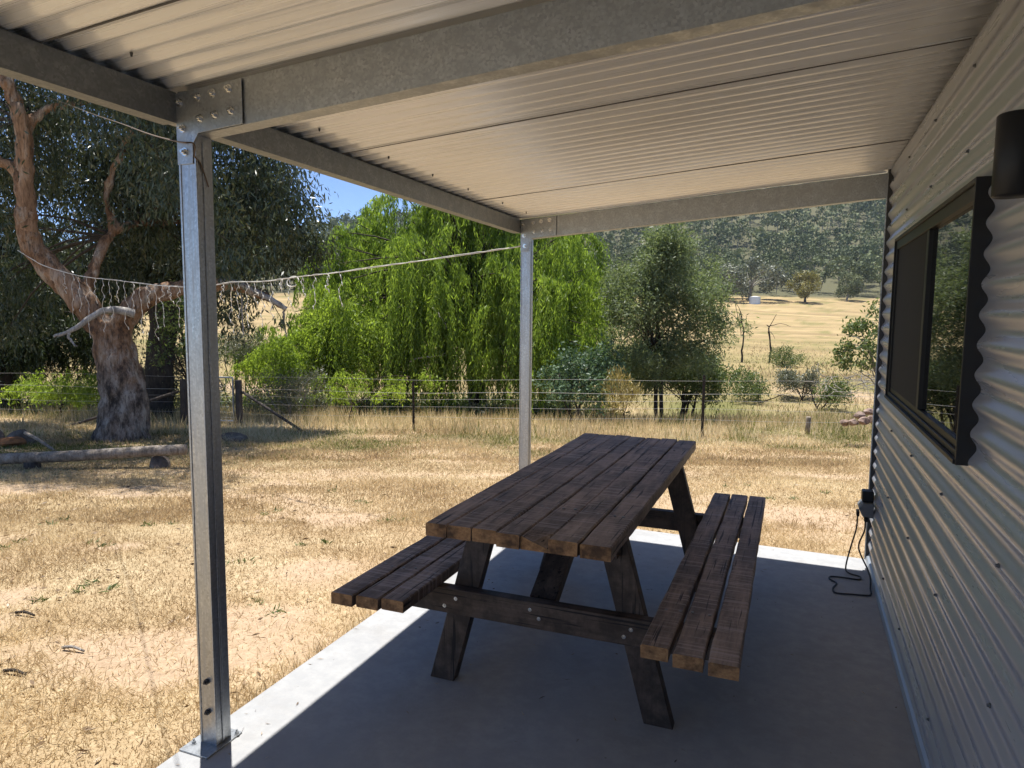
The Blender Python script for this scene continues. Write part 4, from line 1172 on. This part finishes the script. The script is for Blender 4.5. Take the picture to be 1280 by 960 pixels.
def grass(n, d0, d1, hmin, hmax, w, lean, spread_l, dens=None, flat=.35):
    d_ = d0 + (d1 - d0) * rng.random(n); l_ = (rng.random(n) * 2 - 1) * (spread_l + d_ * .80) - .06 * d_
    x, y = xy(d_, l_); ok = ~in_built(x, y)
    bm = bare_mask(x, y); ok &= rng.random(n) > bm * .93
    if dens is not None: ok &= rng.random(n) < dens(x, y, d_, l_)
    x, y, d_ = x[ok], y[ok], d_[ok]; m_ = len(x); z = ground_z(x, y)
    D = rng.normal(size=(m_, 3)) * lean; D[:, 2] = np.abs(D[:, 2]) * .3 + np.where(rng.random(m_) < flat, .12, .9)
    L = rng.uniform(hmin, hmax, m_) * (.55 + .9 * vnoise(x, y, .5, 61)); W = w * rng.uniform(.6, 1.4, m_)
    gm = green_mask(x, y)
    pn = .45 * vnoise(x, y, 1.5, 71) + .35 * vnoise(x, y, .45, 72) + .2 * vnoise(x, y, .17, 73)
    tone = np.clip((pn - .5) * 1.9 + .42, 0, 1) * .62 + rng.random(m_) * .38
    return np.stack([x, y, z - .006], 1), D, L, W, rng.random(m_) < gm * .8, tone


parts_ = [grass(340000, 1.4, 5.5, .018, .050, .0034, .75, .9, None, .55),
          grass(260000, 5.0, 9.0, .022, .055, .0050, .65, .6, None, .5),
          grass(170000, 8.5, 12.6, .03, .075, .008, .5, .6, None, .4),
          grass(34000, 10.9, 16.5, .10, .36, .0075, .22, .6, lambda x, y, d, l: np.clip((d - 10.9 + (vnoise(x, y, 1.1, 62) - .5) * 2.4) / 1.6, 0, 1) * (.25 + vnoise(x, y, .8, 63)) * np.where(l < -6.5, np.clip((d - 12.3) / 1.2, 0, 1), 1), .05),
          grass(90000, 10.5, 17, .04, .13, .009, .4, .6, None, .3),
          grass(60000, 16, 34, .08, .28, .020, .3, 1, lambda x, y, d, l: .25 + vnoise(x, y, 2, 64), .1),
          grass(45000, 32, 75, .10, .26, .045, .35, 1, lambda x, y, d, l: vnoise(x, y, 5, 65) ** 1.5, .1)]
parts_ = [(*q[:4], np.where(q[4], 1, 2 if i in (3, 4) else 0), q[5]) for i, q in enumerate(parts_)]
P_, D_, L_, W_, G_, T_ = (np.concatenate(q) for q in zip(*parts_))
tag(leaves('dry_grass', P_, D_, L_, W_, [M['grass'], M['greengrass'], M['tallgrass']], None, T_, (0, 0, 0), G_.astype(int)), 'short mown straw-coloured grass turning long along the fence', None, None, 'stuff')
P, D, L = [], [], []
spots = []
for px, py in ((120, 700), (335, 785), (70, 660), (330, 640), (420, 600), (280, 730), (60, 770), (500, 660), (30, 690), (980, 610), (1030, 600), (200, 660), (380, 690), (450, 620), (130, 770), (920, 590)):
    q = ray(px, py); t_ = (-.2 - CAMH) / q[2]; spots.append((CAM + q * t_)[:2])
for x0, y0 in spots:
    for _ in range(2):
        x, y = x0 + rng.normal() * .10, y0 + rng.normal() * .07; n = 16
        P.append(np.stack([x + rng.normal(size=n) * .02, y + rng.normal(size=n) * .02, np.full(n, float(ground_z(x, y)))], 1))
        q = rng.normal(size=(n, 3)); q[:, 2] = np.abs(q[:, 2]) * .5 + .25; D.append(q); L.append(rng.uniform(.02, .055, n))
P, D, L = np.concatenate(P), np.concatenate(D), np.concatenate(L)
tag(leaves('weeds', P, D, L, L * .2, M['midleaf'], None, None, (0, 0, 0)), 'small grey-green weeds dotted through the mown grass', None, None, 'stuff')
n = 5200; y = rng.uniform(.6, 4.5, n); x = -1.745 - np.abs(rng.normal(size=n)) * .05; z = ground_z(x, y); q = rng.normal(size=(n, 3)) * .5; q[:, 2] = 1; q[:, 0] += .2
n2 = 2600; x2 = rng.uniform(-1.7, .42, n2); y2 = 4.46 - (x2 + 1.7) * .04 + np.abs(rng.normal(size=n2)) * .05 + .01; q2 = rng.normal(size=(n2, 3)) * .5; q2[:, 2] = 1
P = np.concatenate([np.stack([x, y, z - .004], 1), np.stack([x2, y2, ground_z(x2, y2) - .004], 1)]); D = np.concatenate([q, q2]); L = rng.uniform(.03, .11, n + n2)
tag(leaves('edge_grass', P, D, L, rng.uniform(.002, .004, n + n2), M['grass'], None, None, (0, 0, 0)), 'longer dry grass fringing the edge of the slab', None, None, 'stuff')
n = 260; x = -1.70 + 2.1 * rng.random(n) ** 1.5; y = rng.uniform(.8, 4.35, n); q = rng.normal(size=(n, 3)); q[:, 2] *= .04
tag(leaves('straw_debris', np.stack([x, y, np.full(n, .0035)], 1), q, rng.uniform(.006, .035, n), rng.uniform(.0015, .005, n), M['litter'], None, None, (0, 0, 0)), 'bits of straw and leaf blown across the slab', None, None, 'stuff')
# fallen gum leaves and bark flakes
n = 5200; d_ = 1.6 + 11.5 * rng.random(n) ** 1.1; l_ = (rng.random(n) * 2 - 1) * (.9 + d_ * .8); x, y = xy(d_, l_); ok = ~in_built(x, y) & (rng.random(n) < np.where(l_ < -2, 1, .45)); x, y = x[ok], y[ok]
D_ = rng.normal(size=(len(x), 3)); D_[:, 2] *= .12
tag(leaves('leaf_litter', np.stack([x, y, ground_z(x, y) + .012], 1), D_, rng.uniform(.02, .065, len(x)), rng.uniform(.005, .015, len(x)), M['litter'], None, None, (0, 0, 0)), 'scattered dry leaves and bark flakes on the mown grass', None, None, 'stuff')

# ------------------------------------------------------------------ fence
FL = [(-420, 13.9), (230, 13.1), (298, 13.0), (517, 12.6), (880, 12.0), (1500, 11.0)]
def fpt(px):
    d_ = float(np.interp(px, [q[0] for q in FL], [q[1] for q in FL])); return foot(px, d_), d_
fen = thing('wire_fence', fpt(880)[0], 'galvanised wire fence on rusty star pickets across the yard', 'fence')
ptop = {}
for px, pyt in ((517, 477), (880, 469), (-160, 472), (1240, 468)):
    b, d_ = fpt(px); t = at(px, pyt, d_)[2]
    mb = MB(); c = np.array([b[0], b[1]])
    for a in (PI / 2, PI / 2 + 2.1, PI / 2 - 2.1):
        e = np.array([math.cos(a), math.sin(a)]) * .026; nrm = np.array([-e[1], e[0]]) / .026 * .0035
        A = [(*(c - nrm), b[2] - .3), (*(c + nrm), b[2] - .3), (*(c + e + nrm), b[2] - .3), (*(c + e - nrm), b[2] - .3)]
        mb.prism(A, [(p_[0], p_[1], t) for p_ in A])
    part('star_picket', mb, M['picket'], fen)
hs = [.93, .70, .575, .44, .26]
for q, hgt in enumerate(hs):
    for (a, b_) in ((-420, 230), (298, 1500)):
        pts = []
        for px in np.linspace(a, b_, 30):
            g_, d_ = fpt(px); base = np.interp(px, [-420, 230, 517, 880, 1500], [-.80, -.80, -.78, -.69, -.62])
            pts.append((g_[0], g_[1], base + hgt + .012 * math.sin(px * .02 + q)))
        mb = MB(); mb.tube(pts, .0025 if q == 1 else .0017, 5); part('wire', mb, M['wire'], fen)
for px, pyt, pyb, r_ in ((230, 474, 536, .078), (298, 475, 531, .062)):
    b, d_ = fpt(px); t = at(px, pyt, d_)[2]
    mb = MB(); mb.tube([(b[0], b[1], z) for z in (b[2] - .3, b[2] + .02, b[2] + .3, t - .012, t)], [r_ * 1.04, r_ * 1.03, r_, r_ * .97, r_ * .9], 14, .03)
    part('strainer_post', mb, M['strainer'], fen, True)
for (p0, y0, p1, y1, da, db) in ((303, 490, 377, 533, 13.0, 12.4), (224, 489, 88, 537, 13.05, 12.6)):
    mb = MB(); a, b = at(p0, y0, da), at(p1, y1, db); b[2] = float(ground_z(b[0], b[1])) + .02
    mb.tube([a, (a + b) / 2, b], [.026, .026, .024], 8, .04); part('stay', mb, M['strainer'], fen, True)
a, b = fpt(238)[0], fpt(291)[0]
gate = thing('wire_gate', (a + b) / 2, 'small steel and mesh gate between the two wooden posts', 'gate')
mb = MB(); za, zb = -.78 + .10, -.78 + .90
cs = [np.array([a[0], a[1], za]), np.array([b[0], b[1], za]), np.array([b[0], b[1], zb]), np.array([a[0], a[1], zb])]
for i in range(4): mb.cyl(cs[i], cs[(i + 1) % 4], .016, 8)
part('gate_frame', mb, M['wire'], gate)
mb = MB()
for f in np.linspace(.06, .94, 9): mb.cyl(cs[0] + (cs[1] - cs[0]) * f, cs[3] + (cs[2] - cs[3]) * f, .0025, 4)
for f in np.linspace(.08, .92, 8): mb.cyl(cs[0] + (cs[3] - cs[0]) * f, cs[1] + (cs[2] - cs[1]) * f, .0025, 4)
part('mesh', mb, M['wire'], gate)

# ------------------------------------------------------------------ log rail, rubble, rocks
d_ = 7.75
lg = thing('log_rail', foot(110, d_), 'long grey log lying on short stumps near the huge gum', 'log')
a, b = at(-70, 578, d_), at(232, 562, d_)
mb = MB(); n = 26; pts = [a + (b - a) * f + np.array([0, 0, 0.004 * math.sin(f * 9)]) for f in np.linspace(0, 1, n)]
mb.tube(pts, np.linspace(.062, .058, n), 14, .035); part('log', mb, M['logwood'], lg, True)
for px in (40, -60):
    f = (px + 70) / 302; c = a + (b - a) * f; g_ = float(ground_z(c[0], c[1]))
    mb = MB(); mb.tube([(c[0], c[1], g_ - .1), (c[0], c[1], (g_ + c[2] - .05) / 2), (c[0], c[1], c[2] - .045)], [.085, .082, .08], 12, .05)
    part('stump', mb, M['strainer'], lg, True)


def rock(name, c, r, m_, label, cat='rock', group=None, sc=(1, 1, .7), seed=0):
    bm = bmesh.new(); bmesh.ops.create_icosphere(bm, subdivisions=3, radius=1); rr_ = random.Random(seed)
    pl = [(Vector((rr_.gauss(0, 1), rr_.gauss(0, 1), rr_.gauss(0, 1))).normalized(), rr_.uniform(.62, .92)) for _ in range(9)]
    for v in bm.verts:
        for nrm, k_ in pl:
            e = v.co.dot(nrm) - k_
            if e > 0: v.co -= nrm * e
        v.co *= 1 + rr_.uniform(-.025, .025)
        v.co = Vector((v.co.x * sc[0], v.co.y * sc[1], v.co.z * sc[2])) * r
    me = bpy.data.meshes.new(name); bm.to_mesh(me); bm.free(); me.materials.append(m_)
    o = link(name, me, None, tuple(float(q) for q in c)); o.rotation_euler = (0, 0, rr_.uniform(0, 6))
    return tag(o, label, cat, group)


RP = [(1056, 527, 10.9, .11), (1067, 526, 10.8, .12), (1080, 524, 10.9, .13), (1092, 522, 11, .14), (1074, 517, 11.1, .12), (1086, 513, 11.2, .13), (1104, 514, 11.1, .16), (1115, 524, 10.9, .15)]
for i, (px, py, d_, r_) in enumerate(RP):
    c = at(px, py, d_); r_ *= .62; c[2] = max(float(ground_z(c[0], c[1])) + r_ * .35, c[2] - r_ * .3)
    rock('rock', c, r_ * 1.1, M['rock'], 'pinkish rock in the small pile on the grass beside the shed corner', 'rock', 'pinkish rocks piled beside the shed corner', (1.15, 1, .72), 50 + i)
b = foot(1013, 12.8)
mb = MB(); mb.tube([(b[0], b[1], z) for z in (b[2] - .1, b[2] + .12, b[2] + .30, b[2] + .32)], [.05, .047, .044, .035], 10, .1)
tag(part('stump', mb, M['logwood'], None, True), 'short grey stump in long grass left of the rock pile', 'stump')
c = foot(288, 10.9); rock('rock', c + np.array([0, 0, .02]), .26, M['greyrock'], 'flat dark rock on shaded grass right of the near verandah post', 'rock', None, (1.2, .8, .32), 91)
for i, (px, d_, r_, m_, lb, scl) in enumerate(((8, 9.6, .20, 'rust', 'orange-brown rubble lump at the left edge behind the log', (1.3, .9, .5)), (24, 9.9, .22, 'greyrock', 'dark lump of rubble at the left end of the log', (1.1, .9, .8)), (-30, 9.9, .3, 'rock', 'pink rubble stone half out of view at the left edge', (1, 1, .8)), (194, 7.75, .12, 'greyrock', 'dark stone chocked under the right end of the log', (1.5, 1, .95)))):
    c = foot(px, d_); rock('rubble', c + np.array([0, 0, r_ * .15]), r_, M[m_], lb, 'rubble', None, scl, 120 + i)
mb = MB(); limb(mb, [foot(28, 9.3) + np.array([0, 0, .22]), foot(45, 9.2) + np.array([0, 0, .14]), foot(63, 9.1) + np.array([0, 0, .02])], .026, .018, 8, 7)
tag(part('fallen_branch', mb, M['logwood'], None, True), 'short broken branch propped on the rubble behind the log', 'branch')
for i, (px, py) in enumerate(((90, 838), (30, 792), (17, 868))):
    r = ray(px, py); t = (-.17 - CAMH) / r[2]; P = CAM + r * t; g_ = float(ground_z(P[0], P[1]))
    mb = MB(); limb(mb, [(P[0] - .05, P[1], g_ + .012), (P[0], P[1] + .01, g_ + .02), (P[0] + .06, P[1] + .015, g_ + .010)], .008, .005, 6, 5)
    tag(part('bark_strip', mb, M['deadwood'] if i == 0 else M['brownbark'], None, True), ['pale bark strip lying on the bare dirt left of the near post', 'dark bark scrap on the dirt at the left edge', 'dark twig on the grass low at the left edge'][i], 'bark')

# ------------------------------------------------------------------ fairy lights from the gum to the far post
A = at(22, 313, 10.05); Bp = np.array([-1.706, 4.408, zroof(-1.7, 4.4) - .205])
def on_line(px, py):
    """survey helper: the point seen at (px, py) in the vertical plane through the two ends of the string"""
    r = ray(px, py); e = Bp[:2] - A[:2]; nv = np.array([-e[1], e[0]])
    return CAM + r * ((nv @ A[:2]) / (nv @ r[:2]))
fl = thing('fairy_lights', Bp, 'string of pale icicle fairy lights sagging from the huge gum to the far verandah post', 'fairy lights')
key = [(22, 313), (40, 324), (57, 333), (100, 345), (150, 351), (200, 357), (250, 359), (290, 353), (330, 352), (375, 346), (420, 341), (470, 334), (520, 327), (585, 318), (651, 308)]
pth = smoothpath([on_line(*q) for q in key], 120)
mb = MB(); mb.tube(pth, .0032, 6, .1); mb.tube(pth + np.array([0, 0, .005]) + rng.normal(size=pth.shape) * .002, .0024, 5)
part('cable', mb, M['fleck'], fl, True)
xs = list(np.arange(80, 262, 9.5)) + list(np.arange(268, 345, 10)) + [352, 362, 378, 392, 408, 424]
for i, px in enumerate(xs):
    py = float(np.interp(px, [q[0] for q in key], [q[1] for q in key])); s0 = on_line(px, py)
    ln = [24, 56, 38, 66, 30, 60, 46][i % 7] * (1.0 if px < 340 else .6) * rng.uniform(.8, 1.15); m_ = ln / 891 * np.dot(s0 - CAM, fw)
    k_ = 9; pts = [s0 + np.array([rng.normal() * .011, rng.normal() * .011, -m_ * j / k_]) for j in range(k_ + 1)]; pts[0] = s0
    mb = MB(); mb.tube(smoothpath(pts, 18), .0026, 4)
    for j in range(1, k_ + 1, 2):
        mb.tube([pts[j] + np.array([0, 0, .01]), pts[j] + np.array([.006, 0, -.012]), pts[j] + np.array([.008, 0, -.026])], [.0028, .0042, .0016], 5)
    part('light_strand', mb, M['fleck'], fl, True)
mb = MB(); c = on_line(366, 352); mb.tube([c + np.array([math.cos(a) * .06, math.sin(a) * .02, math.sin(a) * .045]) for a in np.linspace(0, 5.6, 16)], .005, 5); part('loop', mb, M['fleck'], fl, True)
# thin old string tied round the near post
pz = lambda px, py, y_: CAM + ray(px, py) * (y_ / ray(px, py)[1])
cable('old_string', [at(20, 108, 9.6), at(70, 125, 8), at(112, 141, 6), at(150, 154, 4), at(185, 167, 2.7), pz(222, 177, 1.622), pz(242, 179.5, 1.620), (-1.6385, 1.622, 1.815), (-1.6375, 1.64, 1.80), (-1.637, 1.655, 1.77), (-1.636, 1.668, 1.735)], .0022, M['oldwire'], 'thin brown string tied round the near post top and running to the gum', 'string', 80)

# ------------------------------------------------------------------ air
hm = bpy.data.materials.new('air'); hm.use_nodes = True; hn = hm.node_tree
for nd in list(hn.nodes):
    if nd.type == 'BSDF_PRINCIPLED': hn.nodes.remove(nd)
pv = hn.nodes.new('ShaderNodeVolumePrincipled'); pv.inputs['Color'].default_value = (.72, .84, 1, 1); pv.inputs['Density'].default_value = HAZE
hn.links.new(pv.outputs['Volume'], hn.nodes['Material Output'].inputs['Volume'])
mb = MB(); mb.box(-1500, 1500, -400, 1300, -5, 190)
tag(part('haze', mb, hm), 'thin pale blue air between the verandah and the hill', None, None, 'stuff')

# ------------------------------------------------------------------ light
EL, AZ = math.radians(77.8), math.atan2(-.30, .31)        # sun towards -x, +y
sdir = Vector((math.sin(AZ) * math.cos(EL), math.cos(AZ) * math.cos(EL), math.sin(EL)))
sl = bpy.data.lights.new('sun', 'SUN'); sl.energy = 4.6; sl.angle = math.radians(.53); sl.color = (1, .97, .925)
so = bpy.data.objects.new('sun', sl); C.objects.link(so); so.rotation_euler = (-sdir).to_track_quat('-Z', 'Y').to_euler()
w = bpy.data.worlds.new('World'); bpy.context.scene.world = w; w.use_nodes = True
nt = w.node_tree; bg = nt.nodes['Background']; sky = nt.nodes.new('ShaderNodeTexSky'); sky.sky_type = 'NISHITA'; sky.sun_disc = False
sky.sun_elevation = EL; sky.sun_rotation = AZ; sky.air_density = .46; sky.dust_density = 0; sky.ozone_density = 4.5; sky.altitude = 900
nt.links.new(sky.outputs['Color'], bg.inputs['Color']); bg.inputs['Strength'].default_value = .12
S = bpy.context.scene
S.view_settings.view_transform = 'Standard'; S.view_settings.look = 'None'; S.view_settings.gamma = 1; S.view_settings.exposure = 1.0
S.view_settings.use_curve_mapping = False
S.cycles.max_bounces = 8; S.cycles.diffuse_bounces = 5; S.cycles.transparent_max_bounces = 8; S.cycles.use_denoising = True
S.cycles.sample_clamp_indirect = 8
